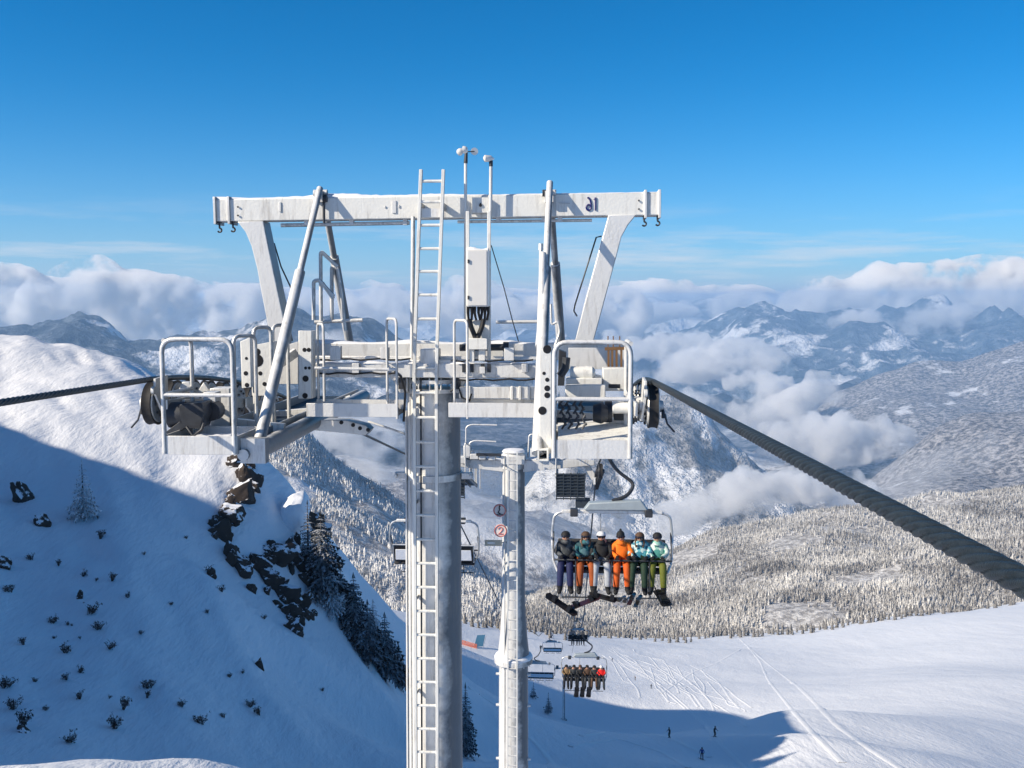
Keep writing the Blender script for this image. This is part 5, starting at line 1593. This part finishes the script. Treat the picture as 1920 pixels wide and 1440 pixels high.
def bones_for(seated, var=0.0):
    rd = random.Random(int(var * 1000) + 3)
    J = {}
    if seated:
        J['pelvis'] = ((0, 0, .15), (.20, .15)); J['belly'] = ((0, .03, .32), (.205, .16)); J['chest'] = ((0, .05, .50), (.215, .165))
        J['neck'] = ((0, .03, .66), .10); J['head'] = ((0, -.01, .775), (.088, .10)); J['crown'] = ((0, .01, .875), (.07, .08))
        hx, hy = rd.uniform(-.03, .03), rd.uniform(-.05, .02)
        J['head'] = ((hx, -.02 + hy, .775), (.088, .10)); J['crown'] = ((hx * 1.5, .0 + hy, .875), (.07, .08))
        for s, n in ((-1, 'l'), (1, 'r')):
            kx = s * (.13 + rd.uniform(-.03, .05)) + hx
            J['hip' + n] = ((s * .10, -.04, .14), .12); J['knee' + n] = ((kx, -.44, .12), .105); J['ankle' + n] = ((kx + s * .02, -.50 - rd.uniform(0, .05), -.40), .088)
            J['heel' + n] = ((kx + s * .02, -.49, -.51), .078); J['toe' + n] = ((kx + s * .05, -.73, -.53), .062)
            J['sh' + n] = ((s * .185, .05, .56), .10); J['elb' + n] = ((s * (.245 + rd.uniform(0, .03)), -.08, .36), .08); J['wr' + n] = ((s * (.15 + rd.uniform(-.06, .05)), -.36, .33), .055)
            J['palm' + n] = ((s * .14, -.42, .335), (.038, .028))
    else:
        J['pelvis'] = ((0, .06, .90), (.155, .125)); J['belly'] = ((0, .04, 1.08), (.155, .12)); J['chest'] = ((0, -.02, 1.28), (.18, .13))
        J['neck'] = ((0, -.05, 1.45), .065); J['head'] = ((0, -.09, 1.57), (.088, .10)); J['crown'] = ((0, -.08, 1.68), (.07, .08))
        for s, n in ((-1, 'l'), (1, 'r')):
            J['hip' + n] = ((s * .10, .05, .86), .095); J['knee' + n] = ((s * .13, -.10, .48), .075); J['ankle' + n] = ((s * .14, .04, .12), .06)
            J['heel' + n] = ((s * .14, .06, .05), .06); J['toe' + n] = ((s * .15, -.20, .045), .048)
            J['sh' + n] = ((s * .185, -.02, 1.36), .072); J['elb' + n] = ((s * .30, -.02, 1.12), .055); J['wr' + n] = ((s * .28, -.25, 1.02), .04)
            J['palm' + n] = ((s * .28, -.32, 1.01), (.036, .026))
    E = [('pelvis', 'belly'), ('belly', 'chest'), ('chest', 'neck'), ('neck', 'head'), ('head', 'crown')]
    for n in 'lr':
        E += [('pelvis', 'hip' + n), ('hip' + n, 'knee' + n), ('knee' + n, 'ankle' + n), ('ankle' + n, 'heel' + n), ('heel' + n, 'toe' + n),
              ('chest', 'sh' + n), ('sh' + n, 'elb' + n), ('elb' + n, 'wr' + n), ('wr' + n, 'palm' + n)]
        p = V3(J['palm' + n][0]); s = -1 if n == 'l' else 1
        for k, (dx, ln) in enumerate(((-.027, .085), (-.009, .095), (.009, .09), (.027, .072))):
            J['fa%d%s' % (k, n)] = ((p.x + dx, p.y - .04, p.z + .012), .0095); J['fb%d%s' % (k, n)] = ((p.x + dx * 1.1, p.y - .04 - ln * .45, p.z - .008), .009); J['fc%d%s' % (k, n)] = ((p.x + dx * 1.1, p.y - .03 - ln * .4, p.z - .05), .008)
            E += [('palm' + n, 'fa%d%s' % (k, n)), ('fa%d%s' % (k, n), 'fb%d%s' % (k, n)), ('fb%d%s' % (k, n), 'fc%d%s' % (k, n))]
        J['ta' + n] = ((p.x - s * .045, p.y - .01, p.z), .011); J['tb' + n] = ((p.x - s * .055, p.y - .05, p.z - .02), .009)
        E += [('palm' + n, 'ta' + n), ('ta' + n, 'tb' + n)]
    return J, E
def clothing(key, c):
    a, b = key
    if a in ('neck', 'head') : return 2
    if a[:4] in ('palm',) or a[:2] in ('fa', 'fb', 'ta') or (a[:2] == 'wr'): return 3
    if a[:3] in ('hip', 'kne') or b[:3] == 'hip': return 1
    if a[:4] in ('ankl', 'heel'): return 4
    if a == 'pelvis': return 0 if c.z > .2 else 1
    return 0
def clothing_st(key, c):
    r = clothing(key, c)
    if key[0] == 'pelvis': return 0 if c.z > .93 else 1
    return r
_bm = {}
def body(seated, v):
    k = (seated, v)
    if k not in _bm:
        J, E = bones_for(seated, v); _bm[k] = (person_mesh(J, E, clothing if seated else clothing_st, 'person'), J)
    return _bm[k]

def cloth(name, c, pattern=None, scale=9):
    m = plain(name, c, rough=.75, var=.15, scale=12, bump=.3, bscale=18)
    if pattern:
        nt = m.node_tree; b = nt.nodes['Principled BSDF']
        t = N(nt, 'ShaderNodeTexCoord'); n = N(nt, 'ShaderNodeTexVoronoi', Scale=scale); nt.links.new(t.outputs['Object'], n.inputs['Vector'])
        r = nt.nodes.new('ShaderNodeValToRGB'); r.color_ramp.interpolation = 'CONSTANT'
        els = [(0, c), (.38, pattern[0]), (.66, pattern[1])]
        while len(r.color_ramp.elements) < 3: r.color_ramp.elements.new(.5)
        for e, (p, q) in zip(r.color_ramp.elements, els): e.position = p; e.color = (*q, 1)
        s = N(nt, 'ShaderNodeSeparateXYZ'); nt.links.new(n.outputs['Color'], s.inputs['Vector'])
        nt.links.new(s.outputs['X'], r.inputs['Fac']); nt.links.new(r.outputs['Color'], b.inputs['Base Color'])
    return m
SK = plain('skin', (.48, .27, .19), rough=.6, var=.05)
C = {'navy': cloth('navy_cloth', (.008, .014, .075)), 'charcoal': cloth('charcoal_cloth', (.035, .04, .045)), 'grey_pat': cloth('grey_patterned_cloth', (.03, .035, .045), ((.10, .11, .12), (.05, .06, .07))),
     'teal_pat': cloth('dark_teal_patterned_cloth', (.012, .06, .08), ((.02, .14, .17), (.10, .22, .26))), 'rust': cloth('rust_orange_cloth', (.34, .075, .014)),
     'pale': cloth('pale_grey_cloth', (.42, .45, .50)), 'orange': cloth('orange_cloth', (.95, .20, .008)), 'red_orange': cloth('red_orange_cloth', (.62, .10, .008)),
     'turq_pat': cloth('turquoise_patterned_cloth', (.03, .20, .30), ((.12, .45, .55), (.55, .70, .70)), 14), 'mint_pat': cloth('mint_patterned_cloth', (.06, .28, .26), ((.30, .55, .48), (.62, .72, .68)), 12),
     'forest': cloth('forest_green_cloth', (.009, .034, .018)), 'olive': cloth('olive_green_cloth', (.12, .14, .012)), 'black': cloth('black_cloth', (.012, .013, .016)), 'red': cloth('red_cloth', (.80, .015, .012)),
     'tan': cloth('tan_cloth', (.26, .17, .08)), 'white': cloth('white_cloth', (.75, .76, .78)), 'brown': cloth('brown_cloth', (.09, .05, .03)), 'blue': cloth('blue_cloth', (.02, .07, .28))}
M['lens'] = plain('goggle_lens', (.02, .02, .03), rough=.12, var=.05)
def person(seated, loc, rz, label, jacket, pants, hat, hatstyle='helmet', boots='black', glove='black', v=0.0, group=None, detail=True):
    me0, J = body(seated, v); r = empty('person', loc, rz); tag(r, label, 'person', group)
    me = me0.copy(); ix = [p.material_index for p in me0.polygons]; me.materials.clear()
    for m in (C[jacket], C[pants], SK, C[glove], C[boots]): me.materials.append(m)
    me.polygons.foreach_set('material_index', ix)
    b = bpy.data.objects.new('body', me); COL.objects.link(b); b.parent = r
    h = V3(J['head'][0])
    m = MB()
    if hatstyle == 'helmet': m.lathe(h + V3((0, .015, .015)), (0, .12, 1), [(-.02, .118), (.04, .124), (.09, .10), (.12, .06), (.13, .01)], 14)
    else: m.lathe(h + V3((0, .012, .03)), (0, .1, 1), [(0, .108), (.05, .108), (.10, .085), (.135, .04), (.14, .03), (.165, .035), (.19, .01)], 14)
    m.build(hatstyle, C[hat], r)
    if detail:
        m = MB(); m.tube([h + V3((.098 * math.sin(a), -.092 * math.cos(a), .022)) for a in np.linspace(-1.3, 1.3, 9)], .034, 6); m.build('goggles', M['lens'], r)
        m = MB(); m.tube([h + V3((0, -.088, .0)), h + V3((0, -.125, -.025)), h + V3((0, -.10, -.04))], [.012, .016, .012], 6); m.build('nose', SK, r)
        if hat == 'brown':
            m = MB()
            for s in (-1, 1): m.tube([h + V3((s * .085, .0, .0)), h + V3((s * .10, -.03, -.12)), h + V3((s * .09, -.09, -.24))], [.035, .04, .02], 7)
            m.tube([h + V3((0, .08, .02)), h + V3((0, .10, -.12)), h + V3((0, .10, -.26))], [.06, .07, .04], 8)
            m.build('hair', C['brown'], r)
        m = MB(); m.tube([h + V3((-.025, -.098, -.065)), h + V3((0, -.105, -.068)), h + V3((.025, -.098, -.065))], .006, 5); m.build('mouth', C['rust'], r)
        m = MB(); m.lathe(h + V3((0, .01, -.17)), (0, 0, 1), [(0, .135), (.05, .125), (.09, .10), (.10, .09)], 14); m.build('collar', C[jacket], r)
    return r

def on_chair(ch, x, dz=0.0, dy=0.0):
    a = -YAW
    return ch.location + V3((x * math.cos(a) - dy * math.sin(a), x * math.sin(a) + dy * math.cos(a), .05 + dz))
riders = [(-1.20, 'grey_pat', 'navy', 'black', 'helmet', 'person in dark grey jacket and navy trousers, left end of front chair'),
          (-.72, 'teal_pat', 'rust', 'brown', 'helmet', 'person in a dark teal jacket and rust-orange trousers on the front chair'),
          (-.26, 'black', 'pale', 'white', 'helmet', 'person in a dark jacket, pale grey trousers and white hat on the front chair'),
          (.25, 'orange', 'red_orange', 'black', 'bobble_hat', 'person all in orange with a dark bobble hat on the front chair'),
          (.74, 'turq_pat', 'forest', 'brown', 'helmet', 'person in a turquoise patterned jacket and dark green trousers on the front chair'),
          (1.20, 'mint_pat', 'olive', 'black', 'helmet', 'person in mint patterned jacket and olive trousers, right end of front chair')]
for i, (x, j, p, h, hs, lab) in enumerate(riders):
    person(True, on_chair(chair1, x, 0.0, -.02), -YAW + random.uniform(-.12, .12), lab, j, p, h, hs, v=.1 * i, group='riders on the front chair')
for i, (x, j, p, h) in enumerate([(-1.2, 'tan', 'black', 'black'), (-.72, 'charcoal', 'black', 'black'), (-.24, 'black', 'black', 'brown'), (.24, 'brown', 'charcoal', 'black'), (.72, 'charcoal', 'brown', 'black'), (1.2, 'red', 'charcoal', 'white')]):
    lab = ['person in a tan jacket at the left end of the packed second chair', 'person in a charcoal jacket beside the one in tan on the second chair', 'person all in black in the middle of the second chair',
           'person in a brown jacket in the middle of the second chair', 'person in charcoal with brown trousers next to the one in red', 'person in a bright red jacket at the right end of the second chair'][i]
    person(True, on_chair(chair2, x, 0, -.02), -YAW, lab, j, p, h, v=.1 * i, group='riders on the second chair', detail=False)
for i, (x, j) in enumerate([(-.7, 'black'), (0, 'charcoal'), (.7, 'brown')]):
    person(True, on_chair(chair3, x, 0, -.02), -YAW, ['dark speck of a person on the left of the tiny far chair', 'charcoal-clad person in the middle of the tiny far chair', 'brown-clad person on the right of the tiny far chair'][i], j, 'black', 'black', v=.1 * i, group='riders on the far chair', detail=False)

# boards and skis hanging from the riders' feet
M['board_black'] = plain('board_black', (.014, .015, .018), rough=.35, var=.3)
M['board_plum'] = plain('board_plum', (.03, .012, .02), rough=.35, var=.3)
M['ski_white'] = plain('ski_white', (.55, .55, .58), rough=.35, var=.2)
def board(a, b, w, label, mat, name='snowboard', group=None, cat='snowboard', tilt=.25):
    """A board or ski between two tips, with turned-up ends and bindings."""
    a, b = V3(a), V3(b); mid = (a + b) / 2; d = b - a; ln = d.length; x = d.normalized()
    up = V3((0, -tilt, 1)); y = up.cross(x).normalized(); z = x.cross(y)
    r = bpy.data.objects.new(name, None); COL.objects.link(r); r.matrix_world = Matrix.Translation(mid) @ Matrix((x, y, z)).transposed().to_4x4()
    tag(r, label, cat, group)
    vs = []; fs = []; n = 18
    for i in range(n + 1):
        t = -1 + 2 * i / n; e = abs(t)
        ww = w / 2 * (.86 + .14 * e) * (math.sqrt(max(0, 1 - ((e - .84) / .16) ** 2)) if e > .84 else 1) + .002
        zz = .35 * max(0, e - .80) ** 2 * ln
        for s in (-1, 1):
            for th in (0, .012): vs.append((t * ln / 2, s * ww, zz + th))
    for i in range(n):
        k = 4 * i
        fs += [(k, k + 2, k + 6, k + 4), (k + 1, k + 5, k + 7, k + 3), (k, k + 4, k + 5, k + 1), (k + 2, k + 3, k + 7, k + 6)]
    fs += [(0, 1, 3, 2), (4 * n, 4 * n + 2, 4 * n + 3, 4 * n + 1)]
    m = MB(); m.add(vs, fs); m.build('deck', mat, r)
    m = MB()
    for t in ((-.22, .22) if w > .2 else (0,)):
        m.box((t, 0, .045), (.11 if w > .2 else .28, w * .8, .06)); 
        if w > .2: m.prism([(t - .05, -.10, .05), (t + .05, -.10, .05), (t + .04, -.13, .22), (t - .04, -.13, .22)], (0, .02, 0))
    m.build_each('binding', M['black'], r)
    return r
Dd = 24.75
board(P(1023, 1114, Dd), P(1082, 1154, Dd - .3), .27, 'long black snowboard hanging at a slant from the left end of the front chair', M['board_black'], group='boards under the front chair')
board(P(1066, 1142, Dd), P(1128, 1118, Dd - .2), .27, 'plum-dark snowboard tipped up to the right under the rust-trousered rider', M['board_plum'], group='boards under the front chair')
board(P(1104, 1113, Dd - .1), P(1158, 1127, Dd - .2), .26, 'black snowboard nearly level under the pale-trousered rider', M['board_black'], group='boards under the front chair')
board(P(1233, 1106, Dd), P(1252, 1138, Dd - .9), .29, 'black snowboard pointing down at the right end of the front chair', M['board_black'], group='boards under the front chair', tilt=.7)
board(P(1150, 1137, Dd - .9), P(1172, 1118, Dd + .3), .10, 'white ski, left one of the pair under the rider in orange', M['ski_white'], 'ski', 'skis under the front chair', 'ski')
board(P(1162, 1139, Dd - .9), P(1182, 1120, Dd + .3), .10, 'white ski, right one of the pair under the rider in orange', M['ski_white'], 'ski', 'skis under the front chair', 'ski')
board(P(1178, 1136, Dd - .8), P(1190, 1112, Dd + .4), .11, 'dark ski, left one of the pair under the dark green trousers', M['board_plum'], 'ski', 'skis under the front chair', 'ski')
board(P(1190, 1140, Dd - .8), P(1202, 1116, Dd + .4), .11, 'dark ski, right one of the pair under the dark green trousers', M['board_black'], 'ski', 'skis under the front chair', 'ski')
for px, lab in ((1081, 'round-ended black board under the left of the second chair'), (1092, 'round-ended black board under the middle of the second chair'), (1104, 'round-ended black board under the right of the second chair')):
    board(P(px - 1, 1308, 64.6), P(px + 1, 1288, 65.3), .34, lab, M['board_black'], group='boards under the second chair', tilt=1.2)

# ---------------------------------------------------------------- skiers on the run
sk = [(1255, 1384, 'black', 'forest', 'dark skier in the blue shade, left of the one beside the tracks'), (1340, 1382, 'charcoal', 'black', 'dark skier standing beside the ski track in the blue shade'),
      (1316, 1424, 'blue', 'black', 'lowest skier in the shade near the bottom of the picture'), (1191, 1275, 'brown', 'black', 'skier on the sunny snow just above the shadow edge, left one'),
      (1221, 1291, 'charcoal', 'black', 'skier at the very edge of the shadow on the sunny run'), (1148, 1240, 'charcoal', 'navy', 'tiny skier on the sunny run right of the packed chair')]
for i, (px, py, j, p, lab) in enumerate(sk):
    g = ground_at(px, py)
    person(False, g + V3((0, 0, .03)), random.uniform(-2, 2), lab, j, p, 'black', v=.0, group='skiers on the run', detail=False)
    for s in (-1, 1):
        a = g + V3((s * .14 - .2, .9, .06)); b = g + V3((s * .14 + .2, -.8, .06))
        a.z = gz(a.x, a.y) + .04; b.z = gz(b.x, b.y) + .04
        board(a, b, .10, 'dark ski under a far skier on the run', M['board_black'], 'ski', 'skis under the far skiers', 'ski', tilt=0)

# ---------------------------------------------------------------- rocks breaking through the snow
def rock(px, py, wpx, hpx, seed, label, lean=0.0, push=.22, depth=.8, mat='rock', group=None):
    """An angular outcrop sitting in the slope, wpx by hpx pixels large where it stands."""
    g = ground_at(px, py); s = g.y / F; w, h = wpx * s / 2, hpx * s / 2
    bm = bmesh.new(); bmesh.ops.create_icosphere(bm, subdivisions=4, radius=1.0)
    rg = np.random.default_rng(seed)
    co = np.array([v.co[:] for v in bm.verts])
    # cut by random planes: gives facets and ledges
    for k in range(16):
        n = rg.normal(size=3); n /= np.linalg.norm(n); d = rg.uniform(.42, .85)
        t = co @ n - d; co = np.where((t > 0)[:, None], co - n * t[:, None] * .96, co)
    st = np.round(co[:, 2] * 4 + fbm(co[:, 0] * 2 + seed, co[:, 1] * 2, 2) * .8) / 4
    rough = fbm(co[:, 0] * 2.2 + seed, co[:, 2] * 2.6 - seed, 4, ridged=True) * .10 + vnoise(co[:, 1] * 3 + seed, st * 3) * .12
    co = co * (1 + rough)[:, None]
    co = co * np.array([w, max(w, h) * depth * .6, h])
    for v, c in zip(bm.verts, co): v.co = c
    me = bpy.data.meshes.new('rock_outcrop'); bm.to_mesh(me); bm.free(); me.materials.append(M[mat])
    me.shade_smooth(); me.set_sharp_from_angle(angle=R(28))
    o = bpy.data.objects.new('rock_outcrop', me); COL.objects.link(o)
    e = 2.0; nrm = V3((gz(g.x - e, g.y) - gz(g.x + e, g.y), gz(g.x, g.y - e) - gz(g.x, g.y + e), 2 * e)).normalized()
    o.location = g + nrm * (w * push) - V3((0, 0, h * .05)); o.rotation_euler = (0, lean, 0)
    tag(o, label, 'rock', group); return o
_band = [(448, 868), (470, 900), (448, 935), (425, 965), (410, 1000), (430, 1040), (450, 1070), (486, 1065), (505, 1095), (530, 1120), (540, 1150), (552, 1185), (562, 1130), (548, 1045), (575, 1080), (588, 990), (520, 1040)]
_n = 0; _rg = np.random.default_rng(44)
for (_x, _y) in _band:
    for _q in range(4):
        big = _q == 0
        rock(_x + (0 if big else _rg.normal(0, 17)), _y + (0 if big else _rg.normal(0, 19)), _rg.uniform(48, 74) if big else _rg.uniform(14, 38), _rg.uniform(58, 100) if big else _rg.uniform(18, 52), 200 + _n,
             'dark broken rock in the cliff band below the left platform', R(_rg.uniform(-10, 45)), push=_rg.uniform(-.02, .16), group='rocks of the cliff band')
        _n += 1
rock(396, 1082, 24, 36, 12, 'small brown rock on the shaded slope, just left below the cliff band', R(20))
rock(484, 1250, 22, 46, 13, 'lone brown rock low on the shaded slope, left of the lower firs', R(20))
rock(42, 935, 46, 96, 11, 'snow-topped rock nose at the left edge of the slope', R(-36), mat='rock')
rock(74, 985, 36, 58, 35, 'lower dark tip of the snow-topped rock nose', R(-30))
rock(8, 1065, 34, 46, 14, 'dark rock at the very left edge, below the snow-topped nose', R(10))
rock(150, 1120, 20, 34, 15, 'small dark rock in the lower left scrub', R(20))
rock(44, 1372, 24, 50, 16, 'dark rock fang in the lower left corner', R(-25))
# the bright snow pillow on the edge of the cliff
def pillow(px, py, wpx, hpx, label, lean):
    g = ground_at(px, py); s = g.y / F; w, h = wpx * s / 2, hpx * s / 2
    bm = bmesh.new(); bmesh.ops.create_icosphere(bm, subdivisions=5, radius=1.0)
    for v in bm.verts:
        c = v.co; n = fbm(np.array([c.x * 1.1 + 4]), np.array([c.z * 1.1 + c.y]), 3)[0]
        v.co = Vector((c.x * w, c.y * w * 1.3, c.z * h)) * (1 + .12 * n)
    me = bpy.data.meshes.new('snow_pillow'); bm.to_mesh(me); bm.free(); me.materials.append(M['snow_cap']); me.shade_smooth()
    o = bpy.data.objects.new('snow_pillow', me); COL.objects.link(o); o.location = g + V3((w * .2, -w * .5, 0)); o.rotation_euler = (0, lean, 0); tag(o, label, 'snow pillow')
pillow(550, 962, 54, 96, 'bright sunlit snow pillow on the brink of the rocky band', R(24))

# ---------------------------------------------------------------- bare shrubs and saplings on the left slope
def shrub_parts(seed, n, h):
    rd = random.Random(seed); m = MB()
    for k in range(n):
        a = rd.uniform(0, 6.28); t = rd.uniform(.2, .9); ln = h * rd.uniform(.5, 1.1)
        d = V3((math.cos(a) * t, math.sin(a) * t, 1)).normalized(); p1 = d * ln * .5; p2 = p1 + (d + V3((rd.uniform(-.4, .4), rd.uniform(-.4, .4), -.1))).normalized() * ln * .5
        m.tube([(0, 0, -.1), p1, p2], [h * .03, h * .022, h * .008], 4)
        for q in range(4):
            c = p1 + (p2 - p1) * rd.random(); e = c + V3((rd.uniform(-1, 1), rd.uniform(-1, 1), rd.uniform(0, .8))) * h * .22
            m.tube([c, e], [h * .014, h * .005], 3)
            # ragged leaf tuft
            for z in range(3):
                u = e + V3((rd.uniform(-1, 1), rd.uniform(-1, 1), rd.uniform(-1, 1))) * h * .10
                m.add([u, u + V3((rd.uniform(-1, 1), rd.uniform(-1, 1), rd.uniform(-1, 1))) * h * .13, u + V3((rd.uniform(-1, 1), rd.uniform(-1, 1), rd.uniform(-1, 1))) * h * .13], [(0, 1, 2)])
    return m
protos = []
for k in range(5):
    o = shrub_parts(100 + k, 16, 1.0).build('shrub', M['twig'], smooth=None); protos.append(o)
rd = random.Random(21); spots = []
for x, y, hp in ((160, 965, 30), (188, 1010, 26), (98, 1170, 30), (170, 1150, 36), (185, 1180, 30), (205, 1215, 26), (45, 1210, 26), (122, 1225, 34), (150, 1262, 24), (125, 1272, 22),
                 (280, 1290, 34), (275, 1310, 24), (340, 1325, 24), (378, 1358, 34), (420, 1345, 20), (468, 1325, 26), (487, 1340, 28), (430, 1270, 16), (455, 1262, 12), (605, 1296, 14), (740, 1255, 18),
                 (210, 1090, 26), (240, 1120, 20), (155, 1080, 22), (60, 1050, 26), (20, 1110, 30), (110, 1060, 20), (390, 1075, 26), (415, 1110, 22), (320, 1135, 14), (270, 1040, 12), (230, 1330, 40),
                 (215, 1365, 44), (150, 1310, 26), (10, 1290, 40), (25, 1330, 46), (40, 1365, 52), (85, 1330, 20), (65, 1280, 18), (660, 1200, 20), (495, 1160, 16), (390, 1150, 14), (350, 1010, 12), (130, 1390, 36)):
    spots.append((x, y, hp))
for _ in range(8): spots.append((rd.gauss(150, 70), rd.gauss(1190, 90), rd.uniform(6, 15)))
for i, (px, py, hp) in enumerate(spots):
    g, h = at_px(px, py, hp)
    if i < 5: o = protos[i]
    else: o = protos[i % 5].copy(); COL.objects.link(o)
    o.location = g - V3((0, 0, h * .12)); s = h * .70; o.scale = (s * rd.uniform(.7, 1.1), s * rd.uniform(.7, 1.1), s); o.rotation_euler = (rd.uniform(-.3, .3), rd.uniform(-.5, .2), rd.uniform(0, 6.28))
    tag(o, 'bare dark shrub poking out of the shaded snow slope on the left', 'shrub', 'bare shrubs on the shaded slope')

# ---------------------------------------------------------------- tracks on the snow
M['track'] = snow_mat('track_snow', bump=.3, col=(.93, .94, .96))
def drape(pts, w, h, mb_, n=60):
    xs = np.linspace(0, 1, len(pts)); t = np.linspace(0, 1, n)
    px = np.interp(t, xs, [p[0] for p in pts]); py = np.interp(t, xs, [p[1] for p in pts])
    # smooth
    for _ in range(3):
        px[1:-1] = (px[:-2] + px[1:-1] * 2 + px[2:]) / 4; py[1:-1] = (py[:-2] + py[1:-1] * 2 + py[2:]) / 4
    g = [ground_at(a, b) for a, b in zip(px, py)]
    vs = []; fs = []
    for i in range(n):
        d = (g[min(i + 1, n - 1)] - g[max(i - 1, 0)]); d.z = 0; sd = V3((-d.y, d.x, 0)).normalized()
        for x, z in ((-1, -.12), (-.55, h), (0, h * .4), (.55, h), (1, -.12)):
            q = g[i] + sd * x * w / 2; vs.append((q.x, q.y, gz(q.x, q.y) + z))
    for i in range(n - 1):
        for j in range(4): k = i * 5 + j; fs.append((k, k + 1, k + 6, k + 5))
    mb_.add(vs, fs)
for k, (pts, w) in enumerate((([(1385, 1196), (1402, 1212), (1440, 1245), (1500, 1290), (1530, 1320), (1575, 1365), (1640, 1410), (1720, 1460)], 2.0),
                 ([(1402, 1212), (1425, 1240), (1440, 1275), (1480, 1325), (1520, 1370), (1580, 1430)], 1.6),
                 ([(1450, 1186), (1402, 1210), (1340, 1245), (1300, 1260), (1240, 1300)], 1.8))):
    m = MB(); drape(pts, w, .10, m, 70); o = m.build('ski_track', M['track'], smooth=R(80)); tag(o, kind='structure')
m = MB(); rg = np.random.default_rng(12)
for k in range(26):
    t = rg.uniform(0, 1); x0 = 1110 + 220 * t + rg.uniform(-25, 25); y0 = 1205 + 70 * t + rg.uniform(-12, 22)
    pts = [(x0, y0)]; x, y = x0, y0
    for q in range(5):
        x += rg.uniform(4, 30); y += rg.uniform(4, 22); pts.append((x + rg.uniform(-6, 6), y))
    drape(pts, rg.uniform(.7, 1.4), .09, m, 26)
for pts in ([(1140, 1235), (1200, 1255), (1260, 1300), (1330, 1365), (1360, 1405), (1420, 1460)], [(1150, 1240), (1215, 1270), (1275, 1320), (1320, 1360)], [(1090, 1380), (1180, 1365), (1260, 1385), (1330, 1420)], [(1070, 1400), (1160, 1385), (1240, 1410), (1290, 1440)], [(880, 1290), (940, 1330), (1010, 1400), (1050, 1450)]):
    drape(pts, 1.2, .10, m, 40)
tag(m.build('ski_tracks', M['track'], smooth=R(80)), kind='structure')

# ---------------------------------------------------------------- blue panel and orange netting by the piste
M['panel_blue'] = plain('panel_blue', (.03, .13, .24), rough=.6, var=.12)
M['net_orange'] = plain('net_orange', (.55, .13, .04), rough=.8, var=.25)
g = ground_at(897, 1214); s = g.y / F
b = empty('blue_banner', g, R(-12)); tag(b, 'tilted blue banner panel on the sunny snow left of the slim tower', 'banner')
m = MB(); m.prism([(-.006 * 0 - 9 * s, 0, 1 * s), (9 * s, 0, 3 * s), (13 * s, 3 * s, 25 * s), (-3 * s, 3 * s, 23 * s)], (0, .35, 0)); m.build('panel', M['panel_blue'], b, bevel=.05)
m = MB()
for x in (-7, 8): m.tube([(x * s, .4, -1), ((x + 6) * s, 3 * s + .5, 22 * s)], .09, 6)
m.build_each('post', M['galv'], b)
g0, g1 = ground_at(858, 1206), ground_at(894, 1216)
f = empty('safety_net', (g0 + g1) / 2, 0); tag(f, 'orange safety netting on the snow beside the blue banner', 'safety net')
m = MB(); d = g1 - g0; c0 = (g0 + g1) / 2
pts = [g0 + d * t - c0 for t in np.linspace(0, 1, 9)]
hh = 8 * s
for i in range(8):
    for q in range(4): m.tube([pts[i] + V3((0, 0, hh * q / 3 + .1)), pts[i + 1] + V3((0, 0, hh * q / 3 + .1 - .2 * (i % 2)))], .11, 4)
for i in range(33):
    a = g0 + d * i / 32 - c0; m.tube([a, a + V3((0, 0, hh))], .08, 4)
m.build('net', M['net_orange'], f)
m = MB()
for i in (0, 3, 6, 8): m.tube([pts[i] + V3((0, .1, -.5)), pts[i] + V3((0, .1, hh * 1.15))], .10, 5)
m.build_each('post', M['net_orange'], f)
